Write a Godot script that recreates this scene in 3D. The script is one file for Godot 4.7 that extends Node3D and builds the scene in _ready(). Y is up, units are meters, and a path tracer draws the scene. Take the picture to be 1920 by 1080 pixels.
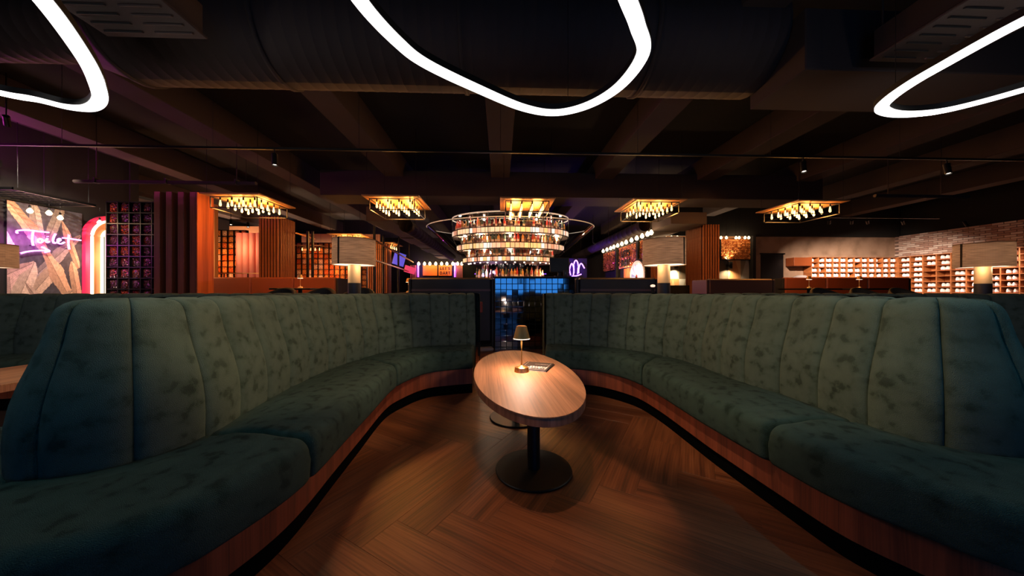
extends Node3D
# A dark lounge bar: two curved green velvet banquettes round an oval table, a lit ring-shaped bar far behind.
# Lengths are metres. x,z measured from the viewpoint are turned into the room by c(); the room's own axes are turned by PSI.

const FOCAL := 600.0      # pixels, at 1920 x 1080
const HORIZON := 545.0
const EYE := 1.15
const PSI := 0.036

var rng := RandomNumberGenerator.new()
var mats := {}
var shapes := {}
var used := {}

# ---------- places ----------
func c(x: float, z: float, y := 0.0) -> Vector3:
	return Vector3(x * cos(PSI) + z * sin(PSI), y, x * sin(PSI) - z * cos(PSI))

func at(px: float, py: float, z: float) -> Vector3:
	return c((px - 960.0) * z / FOCAL, z, EYE - (py - HORIZON) * z / FOCAL)

func on(px: float, py: float, h: float) -> Vector3:
	return at(px, py, (EYE - h) * FOCAL / (py - HORIZON))

# ---------- things, parts ----------
func numbered(called: String) -> String:
	var n: int = used.get(called, -1) + 1
	used[called] = n
	return called if n == 0 else "%s_%03d" % [called, n]

func tag(o: Node3D, label: String, category: String, group := "", kind := "") -> Node3D:
	if label: o.set_meta("label", label)
	if category: o.set_meta("category", category)
	if group: o.set_meta("group", group)
	if kind: o.set_meta("kind", kind)
	return o

func thing(called: String, label: String, category: String, where := Vector3.ZERO, turn := 0.0, group := "") -> Node3D:
	var o := Node3D.new()
	o.name = numbered(called)
	add_child(o, true)
	o.position = where
	o.rotation.y = turn
	tag(o, label, category, group)
	return o

func part(called: String, mesh: Mesh, m: Material, parent: Node3D = null, pos := Vector3.ZERO, turn := Vector3.ZERO) -> MeshInstance3D:
	var o := MeshInstance3D.new()
	o.mesh = mesh
	o.material_override = m
	o.name = called if parent else numbered(called)
	(parent if parent else self).add_child(o, true)
	o.position = pos
	o.rotation = turn
	return o

func single(called: String, mesh: Mesh, m: Material, label: String, category: String, pos := Vector3.ZERO, turn := Vector3.ZERO, group := "") -> MeshInstance3D:
	var o := part(called, mesh, m, null, pos, turn)
	tag(o, label, category, group)
	return o

func struct(called: String, mesh: Mesh, m: Material, pos := Vector3.ZERO, turn := Vector3.ZERO) -> MeshInstance3D:
	var o := MeshInstance3D.new()
	o.mesh = mesh
	o.material_override = m
	o.name = called
	add_child(o, true)
	o.position = pos
	o.rotation = turn
	o.set_meta("kind", "structure")
	return o

func dup(o: Node3D, called: String, label: String, where: Vector3, turn := 0.0) -> Node3D:
	var r: Node3D = o.duplicate()
	r.name = numbered(called)
	add_child(r, true)
	r.position = where
	r.rotation.y = turn
	r.set_meta("label", label)
	return r

func omni(parent: Node3D, pos: Vector3, col: Color, energy: float, size := 0.05) -> OmniLight3D:
	var l := OmniLight3D.new()
	l.name = "glow_light"
	l.light_color = col
	l.light_energy = energy
	l.light_size = size
	l.omni_range = 30.0
	l.omni_attenuation = 2.0
	l.shadow_enabled = true
	parent.add_child(l, true)
	l.position = pos
	return l

func spot(parent: Node3D, pos: Vector3, target: Vector3, col: Color, energy: float, angle: float, size := 0.03, soft := 0.4) -> SpotLight3D:
	var l := SpotLight3D.new()
	l.name = "beam_light"
	l.light_color = col
	l.light_energy = energy
	l.light_size = size
	l.spot_range = 30.0
	l.spot_attenuation = 2.0
	l.spot_angle = angle
	l.spot_angle_attenuation = soft
	l.shadow_enabled = true
	parent.add_child(l, true)
	l.global_position = pos
	var up := Vector3.UP if absf((target - pos).normalized().y) < 0.99 else Vector3.RIGHT
	l.look_at(target, up)
	return l

func area(parent: Node3D, pos: Vector3, target: Vector3, size: Vector2, col: Color, energy: float) -> AreaLight3D:
	var l := AreaLight3D.new()
	l.name = "strip_light"
	l.area_size = size
	l.area_normalize_energy = true
	l.light_color = col
	l.light_energy = energy
	l.area_range = 30.0
	l.shadow_enabled = true
	parent.add_child(l, true)
	l.global_position = pos
	var up := Vector3.UP if absf((target - pos).normalized().y) < 0.99 else Vector3.FORWARD
	l.look_at(target, up)
	return l

# ---------- materials ----------
func mat(key: String, col: Color, rough := 0.7, metal := 0.0) -> StandardMaterial3D:
	if mats.has(key): return mats[key]
	var m := StandardMaterial3D.new()
	m.resource_name = key
	m.albedo_color = col
	m.roughness = rough
	m.metallic = metal
	m.cull_mode = BaseMaterial3D.CULL_DISABLED
	mats[key] = m
	return m

func lit(key: String, col: Color, energy: float, base := Color(0.8, 0.8, 0.8)) -> StandardMaterial3D:
	if mats.has(key): return mats[key]
	var m := mat(key, base, 0.5)
	m.emission_enabled = true
	m.emission = col
	m.emission_energy_multiplier = energy
	return m

func noise(seed_: int, freq: float, octaves := 4, kind := FastNoiseLite.TYPE_SIMPLEX_SMOOTH) -> FastNoiseLite:
	var n := FastNoiseLite.new()
	n.seed = seed_
	n.noise_type = kind
	n.frequency = freq
	n.fractal_octaves = octaves
	return n

func ramp(offs: Array, cols: Array) -> Gradient:
	var g := Gradient.new()
	g.offsets = PackedFloat32Array(offs)
	g.colors = PackedColorArray(cols)
	return g

func noise_tex(n: FastNoiseLite, size: int, g: Gradient = null) -> NoiseTexture2D:
	var t := NoiseTexture2D.new()
	t.width = size
	t.height = size
	t.seamless = true
	t.noise = n
	if g: t.color_ramp = g
	return t

func wood_image(seed_: int, w: int, h: int, dark: Color, mid: Color, light: Color, stretch: float, fine := 0.35) -> ImageTexture:
	# grain runs along u (the picture's width)
	var a := noise(seed_, 0.012, 4)
	var b := noise(seed_ + 7, 0.06, 3)
	var d := noise(seed_ + 13, 0.004, 2)
	var im := Image.create(w, h, true, Image.FORMAT_RGB8)
	for y in h:
		for x in w:
			var wx := x / stretch
			var bend := d.get_noise_2d(wx * 1.5, y * 1.5) * 22.0
			var v := 0.5 + 0.55 * a.get_noise_2d(wx, (y + bend) * 1.6) + fine * b.get_noise_2d(wx * 0.7, (y + bend) * 4.0)
			v = clampf(v, 0.0, 1.0)
			var col := dark.lerp(mid, v * 2.0) if v < 0.5 else mid.lerp(light, v * 2.0 - 1.0)
			im.set_pixel(x, y, col)
	im.generate_mipmaps()
	return ImageTexture.create_from_image(im)

func wood(key: String, tex: Texture2D, tint: Color, rough: float, scale: Vector3, triplanar := false) -> StandardMaterial3D:
	if mats.has(key): return mats[key]
	var m := mat(key, tint, rough)
	m.albedo_texture = tex
	m.uv1_scale = scale
	m.uv1_triplanar = triplanar
	return m

# ---------- shapes ----------
func face(st: SurfaceTool, pts: Array, uvs: Array = []) -> void:
	# a convex polygon listed clockwise as seen from its front
	st.set_smooth_group(-1)
	for i in range(1, pts.size() - 1):
		for k in [0, i, i + 1]:
			st.set_uv(uvs[k] if uvs.size() else Vector2(pts[k].x + pts[k].z, pts[k].y))
			st.add_vertex(pts[k])

func start() -> SurfaceTool:
	var st := SurfaceTool.new()
	st.begin(Mesh.PRIMITIVE_TRIANGLES)
	return st

func done(st: SurfaceTool) -> ArrayMesh:
	st.generate_normals()
	st.index()
	return st.commit()

func add_box(st: SurfaceTool, s: Vector3, at_: Vector3 = Vector3.ZERO, b := 0.0, basis_ := Basis()) -> void:
	# a box with chamfered edges
	var h := s * 0.5
	b = minf(b, minf(h.x, minf(h.y, h.z)) * 0.9)
	for axis in 3:
		for sg in [-1.0, 1.0]:
			var u := (axis + 1) % 3
			var v := (axis + 2) % 3
			var q := []
			for k in [[-1, -1], [1, -1], [1, 1], [-1, 1]]:
				var p := Vector3()
				p[axis] = sg * h[axis]
				p[u] = k[0] * (h[u] - b)
				p[v] = k[1] * (h[v] - b)
				q.append(p)
			if sg > 0: q.reverse()
			var uv := []
			# u follows the longer side, so that grain runs along a board
			for p in q: uv.append(Vector2(p[u] + h[u], p[v] + h[v]) if s[u] >= s[v] else Vector2(p[v] + h[v], p[u] + h[u]))
			face(st, q.map(func(p): return basis_ * p + at_), uv)
			if b > 0.0 and sg > 0:
				# the four edges along this axis
				for k in [[-1, -1], [1, -1], [1, 1], [-1, 1]]:
					var e := []
					for w in [[-1, 0], [1, 0], [1, 1], [-1, 1]]:
						var p := Vector3()
						p[axis] = w[0] * (h[axis] - b)
						p[u] = k[0] * (h[u] - (b if w[1] == 0 else 0.0))
						p[v] = k[1] * (h[v] - (0.0 if w[1] == 0 else b))
						e.append(p)
					if k[0] * k[1] < 0: e.reverse()
					face(st, e.map(func(p): return basis_ * p + at_), [Vector2(), Vector2(0, s[axis]), Vector2(b, s[axis]), Vector2(b, 0)])
	if b > 0.0:
		for i in 8:
			var sx := 1.0 if i & 1 else -1.0
			var sy := 1.0 if i & 2 else -1.0
			var sz := 1.0 if i & 4 else -1.0
			var t := [Vector3(sx * h.x, sy * (h.y - b), sz * (h.z - b)), Vector3(sx * (h.x - b), sy * h.y, sz * (h.z - b)), Vector3(sx * (h.x - b), sy * (h.y - b), sz * h.z)]
			if sx * sy * sz > 0: t.reverse()
			face(st, t.map(func(p): return basis_ * p + at_), [Vector2(), Vector2(0, b), Vector2(b, 0)])

func box(x: float, y: float, z: float, b := 0.0) -> ArrayMesh:
	var key := "box %.4f %.4f %.4f %.4f" % [x, y, z, b]
	if not shapes.has(key):
		var st := start()
		add_box(st, Vector3(x, y, z), Vector3.ZERO, b)
		shapes[key] = done(st)
	return shapes[key]

func add_grid(st: SurfaceTool, rows: Array, group := 1, flip := false) -> void:
	# rows of points, all as long as one another; smooth within the group
	st.set_smooth_group(group)
	var vlen := 0.0
	for i in rows.size() - 1:
		var a: PackedVector3Array = rows[i]
		var b: PackedVector3Array = rows[i + 1]
		var step: float = a[a.size() / 2].distance_to(b[b.size() / 2])
		var ul := 0.0
		for j in a.size() - 1:
			var du: float = maxf(a[j].distance_to(a[j + 1]), b[j].distance_to(b[j + 1]))
			var q := [a[j], a[j + 1], b[j + 1], b[j]]
			var uv := [Vector2(vlen, ul), Vector2(vlen, ul + du), Vector2(vlen + step, ul + du), Vector2(vlen + step, ul)]
			for k in ([0, 2, 1, 0, 3, 2] if flip else [0, 1, 2, 0, 2, 3]):
				st.set_uv(uv[k])
				st.add_vertex(q[k])
			ul += du
		vlen += step

func add_lathe(st: SurfaceTool, prof: Array, segs: int, at_ := Vector3.ZERO, basis_ := Basis()) -> void:
	# prof: [radius, height] pairs going up; a repeated pair makes a sharp edge
	var group := 1
	for i in prof.size() - 1:
		var p: Array = prof[i]
		var q: Array = prof[i + 1]
		if is_equal_approx(p[0], q[0]) and is_equal_approx(p[1], q[1]):
			group += 1
			continue
		st.set_smooth_group(group)
		for k in segs:
			var a0 := TAU * k / segs
			var a1 := TAU * (k + 1) / segs
			var v := [Vector3(p[0] * cos(a0), p[1], p[0] * sin(a0)), Vector3(p[0] * cos(a1), p[1], p[0] * sin(a1)), Vector3(q[0] * cos(a1), q[1], q[0] * sin(a1)), Vector3(q[0] * cos(a0), q[1], q[0] * sin(a0))]
			var uv := [Vector2(float(k) / segs, p[1]), Vector2(float(k + 1) / segs, p[1]), Vector2(float(k + 1) / segs, q[1]), Vector2(float(k) / segs, q[1])]
			for t in ([0, 1, 2] if q[0] < 1e-6 else ([0, 2, 3] if p[0] < 1e-6 else [0, 1, 2, 0, 2, 3])):
				st.set_uv(uv[t])
				st.add_vertex(basis_ * v[t] + at_)

func lathe(prof: Array, segs := 20) -> ArrayMesh:
	var key := "lathe %s %d" % [str(prof), segs]
	if not shapes.has(key):
		var st := start()
		add_lathe(st, prof, segs)
		shapes[key] = done(st)
	return shapes[key]

func rod(r: float, h: float, segs := 12) -> ArrayMesh:
	return lathe([[0.0, 0.0], [r, 0.0], [r, 0.0], [r, h], [r, h], [0.0, h]], segs)

func add_tube(st: SurfaceTool, pts: PackedVector3Array, r: float, sides := 6, closed := false, group := 1) -> void:
	var n := pts.size()
	var rows := []
	var up := Vector3.UP
	for i in (n + 1 if closed else n):
		var p := pts[i % n]
		var a := pts[(i - 1 + n) % n] if closed or i > 0 else pts[0]
		var b := pts[(i + 1) % n] if closed or i < n - 1 else pts[n - 1]
		var d := (b - a).normalized()
		var side := d.cross(up)
		side = d.cross(Vector3.RIGHT).normalized() if side.length() < 0.05 else side.normalized()
		var u2 := side.cross(d).normalized()
		var ring := PackedVector3Array()
		for k in sides + 1:
			var t := TAU * k / sides
			ring.append(p + (side * cos(t) + u2 * sin(t)) * r)
		rows.append(ring)
	add_grid(st, rows, group)
	if not closed:
		var e0: Array = Array(rows[0]).slice(0, sides)
		var e1: Array = Array(rows[-1]).slice(0, sides)
		e1.reverse()
		face(st, e0)
		face(st, e1)

func bar(a: Vector3, b: Vector3, w: float, m: Material, called: String, parent: Node3D = null) -> MeshInstance3D:
	# a square bar between two points given in the parent's axes
	var st := start()
	var d := (b - a)
	var z := d.normalized()
	var x := z.cross(Vector3.UP)
	x = Vector3.RIGHT if x.length() < 0.01 else x.normalized()
	add_box(st, Vector3(w, w, d.length()), (a + b) * 0.5, w * 0.15, Basis(x, z.cross(x), z))
	return part(called, done(st), m, parent)

func spline(pts: Array, per := 10) -> PackedVector2Array:
	# Catmull-Rom through [x, z] pairs
	var out := PackedVector2Array()
	for i in pts.size() - 1:
		var p1 := Vector2(pts[i][0], pts[i][1])
		var p2 := Vector2(pts[i + 1][0], pts[i + 1][1])
		var p0 := Vector2(pts[i - 1][0], pts[i - 1][1]) if i > 0 else p1 * 2.0 - p2
		var p3 := Vector2(pts[i + 2][0], pts[i + 2][1]) if i < pts.size() - 2 else p2 * 2.0 - p1
		for k in per:
			out.append(p1.cubic_interpolate(p2, p0, p3, float(k) / per))
	out.append(Vector2(pts[-1][0], pts[-1][1]))
	return out

func lengths(p: PackedVector2Array) -> PackedFloat32Array:
	var out := PackedFloat32Array([0.0])
	for i in range(1, p.size()):
		out.append(out[-1] + p[i].distance_to(p[i - 1]))
	return out

func along(p: PackedVector2Array, l: PackedFloat32Array, s: float) -> Vector2:
	s = clampf(s, 0.0, l[-1])
	var i := clampi(l.bsearch(s), 1, l.size() - 1)
	return p[i - 1].lerp(p[i], (s - l[i - 1]) / maxf(l[i] - l[i - 1], 1e-6))

func heading(p: PackedVector2Array, l: PackedFloat32Array, s: float) -> Vector2:
	return (along(p, l, s + 0.03) - along(p, l, s - 0.03)).normalized()

func nearest(p: PackedVector2Array, l: PackedFloat32Array, q: Array) -> float:
	var best := 0.0
	var far := 1e9
	for i in p.size():
		var d := p[i].distance_to(Vector2(q[0], q[1]))
		if d < far:
			far = d
			best = l[i]
	return best

func prism(outline: PackedVector2Array, y0: float, y1: float, b := 0.0) -> ArrayMesh:
	# an outline in x,z (counter-clockwise seen from above or not) raised from y0 to y1, its rims chamfered by b
	var st := start()
	var n := outline.size()
	var mid := Vector2()
	for p in outline: mid += p / n
	var ring := func(y: float, inset: float) -> PackedVector3Array:
		var out := PackedVector3Array()
		for i in n + 1:
			var p := outline[i % n]
			var q := p - (p - mid).normalized() * inset
			out.append(Vector3(q.x, y, q.y))
		return out
	var rows := [ring.call(y0, b), ring.call(y0 + b, 0.0), ring.call(y1 - b, 0.0), ring.call(y1, b)] if b > 0.0 else [ring.call(y0, 0.0), ring.call(y1, 0.0)]
	for i in rows.size() - 1: add_grid(st, [rows[i], rows[i + 1]], i + 1)
	var tri := Geometry2D.triangulate_polygon(outline)
	for y in [y0, y1]:
		var r: PackedVector3Array = ring.call(y, b)
		st.set_smooth_group(20)
		for k in range(0, tri.size(), 3):
			for w in ([0, 1, 2] if y == y0 else [0, 2, 1]):
				var p := r[tri[k + w]]
				st.set_uv(Vector2(p.z, p.x))
				st.add_vertex(p)
	return done(st)

func _ready() -> void:
	rng.seed = 7
	# camera
	var cam := Camera3D.new()
	cam.name = "camera"
	add_child(cam, true)
	cam.position = Vector3(0, EYE, 0)
	cam.rotation.y = -PSI
	var near := 0.05
	cam.set_frustum(2.0 * near * 540.0 / FOCAL, Vector2(0, near * (HORIZON - 540.0) / FOCAL), near, 100.0)
	cam.current = true
	# air and exposure
	var env := Environment.new()
	env.background_mode = Environment.BG_COLOR
	env.background_color = Color(0, 0, 0)
	env.tonemap_mode = Environment.TONE_MAPPER_LINEAR
	env.tonemap_exposure = 1.0
	env.sdfgi_enabled = true
	env.ssao_enabled = true
	env.ssil_enabled = true
	var we := WorldEnvironment.new()
	we.name = "environment"
	we.environment = env
	add_child(we, true)
	make_materials()
	track_spots()
	room_shell()
	floor_boards()
	banquettes()
	oval_table()
	ring_lights()
	ceiling_things()
	chandeliers()
	toilet_corner()
	left_side()
	right_side()
	drum_lamps()
	station()
	ring_bar()
	far_things()

func make_materials() -> void:
	var vel := mat("velvet", Color(0.335, 0.385, 0.345), 0.92)
	vel.albedo_texture = noise_tex(noise(3, 0.006, 6), 1024, ramp([0.0, 0.24, 0.33, 0.5, 1.0], [Color(0.46, 0.49, 0.47), Color(0.6, 0.63, 0.6), Color(0.83, 0.85, 0.83), Color(0.93, 0.93, 0.93), Color(1.0, 1.0, 0.98)]))
	vel.uv1_triplanar = true
	vel.uv1_world_triplanar = true
	vel.uv1_scale = Vector3(1.4, 1.4, 1.4)
	vel.rim_enabled = true
	vel.rim = 0.35
	vel.rim_tint = 0.7
	vel.heightmap_enabled = true
	vel.heightmap_texture = noise_tex(noise(11, 0.24, 2), 1024)
	vel.heightmap_scale = 0.8
	vel.metallic_specular = 0.2
	# a darker copy for the seats: their shade is put into the colour
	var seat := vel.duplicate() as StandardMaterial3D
	seat.resource_name = "velvet_seat_shaded"
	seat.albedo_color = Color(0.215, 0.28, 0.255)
	mats["velvet_seat_shaded"] = seat
	var oak := wood_image(21, 512, 256, Color(0.44, 0.29, 0.19), Color(0.63, 0.44, 0.31), Color(0.74, 0.54, 0.4), 9.0)
	var plank := wood_image(33, 1024, 256, Color(0.27, 0.145, 0.09), Color(0.43, 0.24, 0.145), Color(0.53, 0.32, 0.2), 14.0, 0.5)
	wood("table_wood", oak, Color(1, 0.95, 0.92), 0.58, Vector3(0.5, 1.15, 1)).uv1_offset = Vector3(0.5, 0.5, 0)
	wood("table_edge", oak, Color(1.0, 0.92, 0.95), 0.6, Vector3(0.3, 3, 1))
	for k in 4:
		var tint: Color = [Color(1, 1, 1), Color(0.9, 0.88, 0.86), Color(1.0, 0.98, 0.95), Color(0.97, 0.93, 0.87)][k]
		var m := wood("floor_wood_%d" % k, plank, tint, 0.42, Vector3(0.45, 1.4, 1))
		m.uv1_offset = Vector3(0.37 * k, 0.21 * k, 0)
		m.heightmap_enabled = true
		m.heightmap_texture = plank
		m.heightmap_scale = 0.12
	wood("base_wood", oak, Color(0.72, 0.5, 0.45), 0.55, Vector3(2, 2, 2))
	wood("slat_wood", oak, Color(1.0, 0.84, 0.66), 0.55, Vector3(0.35, 2.5, 1))
	wood("rack_wood", oak, Color(1.0, 0.85, 0.66), 0.6, Vector3(1, 1, 1), true)
	mat("black_metal", Color(0.035, 0.035, 0.04), 0.45, 0.3)
	mat("black_matte", Color(0.05, 0.045, 0.045), 0.85)
	mat("plinth_black", Color(0.02, 0.02, 0.022), 0.9).metallic_specular = 0.1
	mat("ceiling_black", Color(0.09, 0.075, 0.075), 0.9)
	mat("beam_paint", Color(0.235, 0.185, 0.17), 0.9)
	mat("duct_paint", Color(0.18, 0.13, 0.12), 0.8)
	mat("duct_paint_lit", Color(0.34, 0.29, 0.26), 0.85)  # duct paint lightened: its lit underside is put into the colour
	mat("brass", Color(0.9, 0.7, 0.42), 0.33, 1.0)
	lit("ring_white", Color(1.0, 0.98, 0.97), 2.2)
	lit("warm_disc", Color(1.0, 0.86, 0.66), 2.5)

func room_shell() -> void:
	struct("floor", box(36, 0.2, 26), mat("subfloor", Color(0.2, 0.12, 0.08), 0.6), Vector3(2, -0.116, -8))
	struct("ceiling", box(36, 0.2, 26), mats.ceiling_black, Vector3(2, 4.6, -8))
	struct("wall_behind", box(36, 4.7, 0.2), mat("wall_dark", Color(0.065, 0.055, 0.055), 0.9), Vector3(2, 2.3, 4.9))

func floor_boards() -> void:
	# herringbone boards laid on the floor, each a piece of its own
	var fl: Node3D = get_node("floor")
	var w := 0.2
	var l := 1.2
	var k := 0
	var meshes := []
	for v in 4:
		var st := start()
		add_box(st, Vector3(l - 0.0008, 0.016, w - 0.0008), Vector3.ZERO, 0.0008)
		meshes.append(done(st))
	var turn := deg_to_rad(58.0)
	var o := c(-0.03, 1.75)
	for i in range(-16, 17):
		for j in range(-6, 7):
			for side in 2:
				# stair of boards: the pair (i, j) repeats every two directions
				var q := Vector2()
				q = Vector2(i * w + l * 0.5 + j * l, i * w + w * 0.5 - j * l) if side == 0 else Vector2(i * w + w * 0.5 + j * l, i * w + w + l * 0.5 - j * l)
				var p := Vector3(q.x, 0, q.y).rotated(Vector3.UP, turn) + o
				var d := p - c(0.05, 2.4)
				if absf(d.x) > 2.3 or d.z > 2.2 or d.z < -4.6: continue
				if k >= 298: continue
				k += 1
				part("plank", meshes[k % 4], mats["floor_wood_%d" % rng.randi_range(0, 3)], fl, p - fl.position + Vector3(0, -0.008, 0), Vector3(0, turn + (0.0 if side == 0 else -PI / 2), 0))

# ---------- banquettes ----------
func sofa(called: String, label: String, bp: Array, fp: Array, sign_: float, seams: Array, opt := {}) -> Node3D:
	# bp, fp: the lines where back meets seat and of the seat's front, from the far end to the near end and round it
	var t := thing(called, label, "banquette", Vector3.ZERO, 0.0, "")
	var B := spline(bp)
	var Fr := spline(fp)
	var bl := lengths(B)
	var fl := lengths(Fr)
	var half: float = opt.get("half", 0.2)
	var velvet: Material = mats.velvet
	# the back: one padded channel after another
	var prof := []   # offset towards the seat, height, share of the padding
	for v in 9:
		var y := 0.42 + v * 0.075
		var r := clampf((y - 0.48) / 0.57, 0.0, 1.0)
		prof.append([0.022 * sin(PI * clampf(r * 1.3, 0.0, 1.0)) - 0.1 * pow(r, 1.25), y, 1.0])
	var topx := -0.1
	for a in 5:
		var ang := PI * 0.5 * (a + 1) / 5.0
		prof.append([topx - 0.075 + 0.075 * cos(ang), 1.035 + 0.075 * sin(ang), 1.0 - 0.45 * (a + 1) / 5.0])
	prof.append([lerpf(topx - 0.075, -half, 0.5), 1.112, 0.3])
	prof.append([-half - 0.005, 1.113, 0.12])
	var s := 0.0
	var seam_at: float = nearest(B, bl, opt.bend)
	var n := 0
	var s_list := [nearest(B, bl, opt.get("anchor", bp[0]))]
	s = s_list[0]
	while s < bl[-1] - 0.01:
		s = minf(s + 0.256, bl[-1])
		s_list.append(s if bl[-1] - s > 0.08 else bl[-1])
		s = s_list[-1]
	s = s_list[0]
	while s > 0.01:
		s -= 0.222 if s < seam_at else 0.256
		if s < 0.08: s = 0.0
		s_list.push_front(s)
	var edge: PackedVector3Array
	for i in s_list.size() - 1:
		var rows := []
		var nu := 13
		for u in nu + 1:
			var f := float(u) / nu
			f = 0.5 - 0.5 * signf(cos(PI * f)) * pow(absf(cos(PI * f)), 0.7)
			var ss: float = lerpf(s_list[i], s_list[i + 1], f)
			var p := along(B, bl, ss)
			var h := heading(B, bl, ss)
			var nrm := Vector2(-h.y, h.x) * sign_
			var bulge := 0.024 * (pow(clampf(1.0 - pow(absf(2.0 * f - 1.0), 5.0), 0.0, 1.0), 0.6) - 0.75)
			var row := PackedVector3Array()
			for q in prof:
				var e: float = q[0] + bulge * q[2]
				var w := p + nrm * e
				row.append(c(w.x, w.y, q[1] + (bulge * (1.0 - q[2]) if q[2] < 0.9 else 0.0)))
			rows.append(row)
		var st := start()
		add_grid(st, rows, 1, sign_ < 0)
		part("back_channel", done(st), velvet, t)
	# the flat upholstered end of the back, towards the passage
	for which in ([0, 1] if not opt.has("wrap") else [0]):
		var ss: float = 0.0 if which == 0 else bl[-1]
		var p := along(B, bl, ss)
		var h := heading(B, bl, clampf(ss, 0.04, bl[-1] - 0.04))
		var nrm := Vector2(-h.y, h.x) * sign_
		var outl := []
		for q in prof:
			var w: Vector2 = p + nrm * q[0]
			outl.append(c(w.x, w.y, q[1]))
		for q in [[-half * 2.0 + 0.01, 1.112], [-half * 2.0 - 0.06, 1.035], [-half * 2.0 - 0.06, 0.0], [0.0, 0.0]]:
			var w: Vector2 = p + nrm * q[0]
			outl.append(c(w.x, w.y, q[1]))
		var cap := start()
		if (which == 0) != (sign_ < 0): outl.reverse()
		var mid := Vector3()
		for v in outl: mid += v / outl.size()
		for k in outl.size():
			face(cap, [mid, outl[k], outl[(k + 1) % outl.size()]])
		part("end_panel", done(cap), velvet, t)
	# the seat cushions
	var cuts := []
	for q in seams:
		cuts.append([nearest(B, bl, q[0]), nearest(Fr, fl, q[1])])
	for i in cuts.size() - 1:
		var us := []
		var sl: float = maxf(absf(cuts[i + 1][1] - cuts[i][1]), absf(cuts[i + 1][0] - cuts[i][0]))
		for v in [0.0, 0.006, 0.014, 0.026, 0.045, 0.08]: us.append(v / sl)
		var cnt := int(sl / 0.07)
		for v in range(1, cnt): us.append(lerpf(0.08 / sl, 1.0 - 0.08 / sl, float(v) / cnt))
		for v in [0.08, 0.045, 0.026, 0.014, 0.006, 0.0]: us.append(1.0 - v / sl)
		var rows := []
		for u in us:
			var dist: float = minf(u, 1.0 - u) * sl
			var rr := 0.045
			var drop := 0.0 if dist >= rr else rr - sqrt(maxf(rr * rr - (rr - dist) * (rr - dist), 0.0))
			var pb := along(B, bl, lerpf(cuts[i][0], cuts[i + 1][0], u))
			var pf := along(Fr, fl, lerpf(cuts[i][1], cuts[i + 1][1], u))
			var d := (pf - pb)
			var L := d.length()
			d /= L
			var row := PackedVector3Array()
			var top := 0.478 - drop
			var r2 := 0.07
			var outs := [[-0.06, 0.455 - drop], [0.08, 0.468 - drop], [L * 0.3, top + 0.008], [L * 0.55, top + 0.01], [L - r2 - 0.08, top]]
			for a in 7:
				var ang := PI * 0.5 * a / 6.0
				outs.append([L - r2 + r2 * sin(ang) - drop * 0.8, top - 0.004 - r2 + r2 * cos(ang)])
			outs.append([L + 0.006 - drop * 0.8, 0.37])
			outs.append([L - drop * 0.8, 0.29])
			outs.append([L - 0.012 - drop * 0.8, 0.272])
			outs.append([L * 0.5, 0.27])
			for q in outs:
				var w: Vector2 = pb + d * q[0]
				row.append(c(w.x, w.y, q[1]))
			rows.append(row)
		var st := start()
		add_grid(st, rows, 1, sign_ > 0)
		for e in [0, 1]:
			var row: PackedVector3Array = rows[0] if e == 0 else rows[-1]
			var mid := (row[2] + row[row.size() - 1]) * 0.5
			for k in row.size():
				var tri := [mid, row[k], row[(k + 1) % row.size()]]
				if (e == 0) == (sign_ > 0): tri.reverse()
				face(st, tri)
		part("seat_cushion", done(st), mats.velvet_seat_shaded, t)
	# wooden base and the black plinth under it
	for q in [["base_panel", 0.07, 0.104, 0.272, mats.base_wood], ["plinth", 0.095, 0.0, 0.104, mats.plinth_black]]:
		var rows := []
		var ss := 0.0
		while ss <= fl[-1] + 0.001:
			var p := along(Fr, fl, ss)
			var h := heading(Fr, fl, ss)
			var nrm := Vector2(-h.y, h.x) * sign_
			var f := clampf(ss / fl[-1], 0.0, 1.0)
			var inset: float = q[1] * clampf(ss / 1.0, 0.15, 1.0)
			var row := PackedVector3Array()
			for e in [[-0.3, q[3]], [0.0, q[3]], [0.0, q[2]], [-0.3, q[2]]]:
				var w: Vector2 = p + nrm * (e[0] - inset)
				row.append(c(w.x, w.y, e[1]))
			rows.append(row)
			ss += 0.06
		var st := start()
		# vertical grain: u runs up the panel
		for i in rows.size() - 1:
			var a: PackedVector3Array = rows[i]
			var b: PackedVector3Array = rows[i + 1]
			for k in 3:
				var quad := [a[k], b[k], b[k + 1], a[k + 1]]
				var uv := [Vector2(a[k].y * 0.35, i * 0.06), Vector2(a[k].y * 0.35, i * 0.06 + 0.06), Vector2(a[k + 1].y * 0.35, i * 0.06 + 0.06), Vector2(a[k + 1].y * 0.35, i * 0.06)]
				if sign_ > 0:
					quad.reverse()
					uv.reverse()
				st.set_smooth_group(k)
				for w in [0, 1, 2, 0, 2, 3]:
					st.set_uv(uv[w])
					st.add_vertex(quad[w])
		for e in [0, -1]:
			var r: Array = Array(rows[e])
			if (e == 0) == (sign_ > 0): r.reverse()
			face(st, r)
		part(q[0], done(st), q[4], t)
	# the flat top between the two padded sides
	if opt.has("apex"):
		var apex := nearest(B, bl, opt.apex)
		var rows := []
		for k in 41:
			var row := PackedVector3Array()
			for ss in [lerpf(0.0, apex, k / 40.0), lerpf(bl[-1], apex, k / 40.0)]:
				var p := along(B, bl, ss)
				var h := heading(B, bl, ss)
				var w: Vector2 = p + Vector2(-h.y, h.x) * sign_ * -0.17
				row.append(c(w.x, w.y, 1.108))
			rows.append(row)
		var st := start()
		add_grid(st, rows, 1, sign_ > 0)
		part("top_panel", done(st), velvet, t)
	return t

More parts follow.
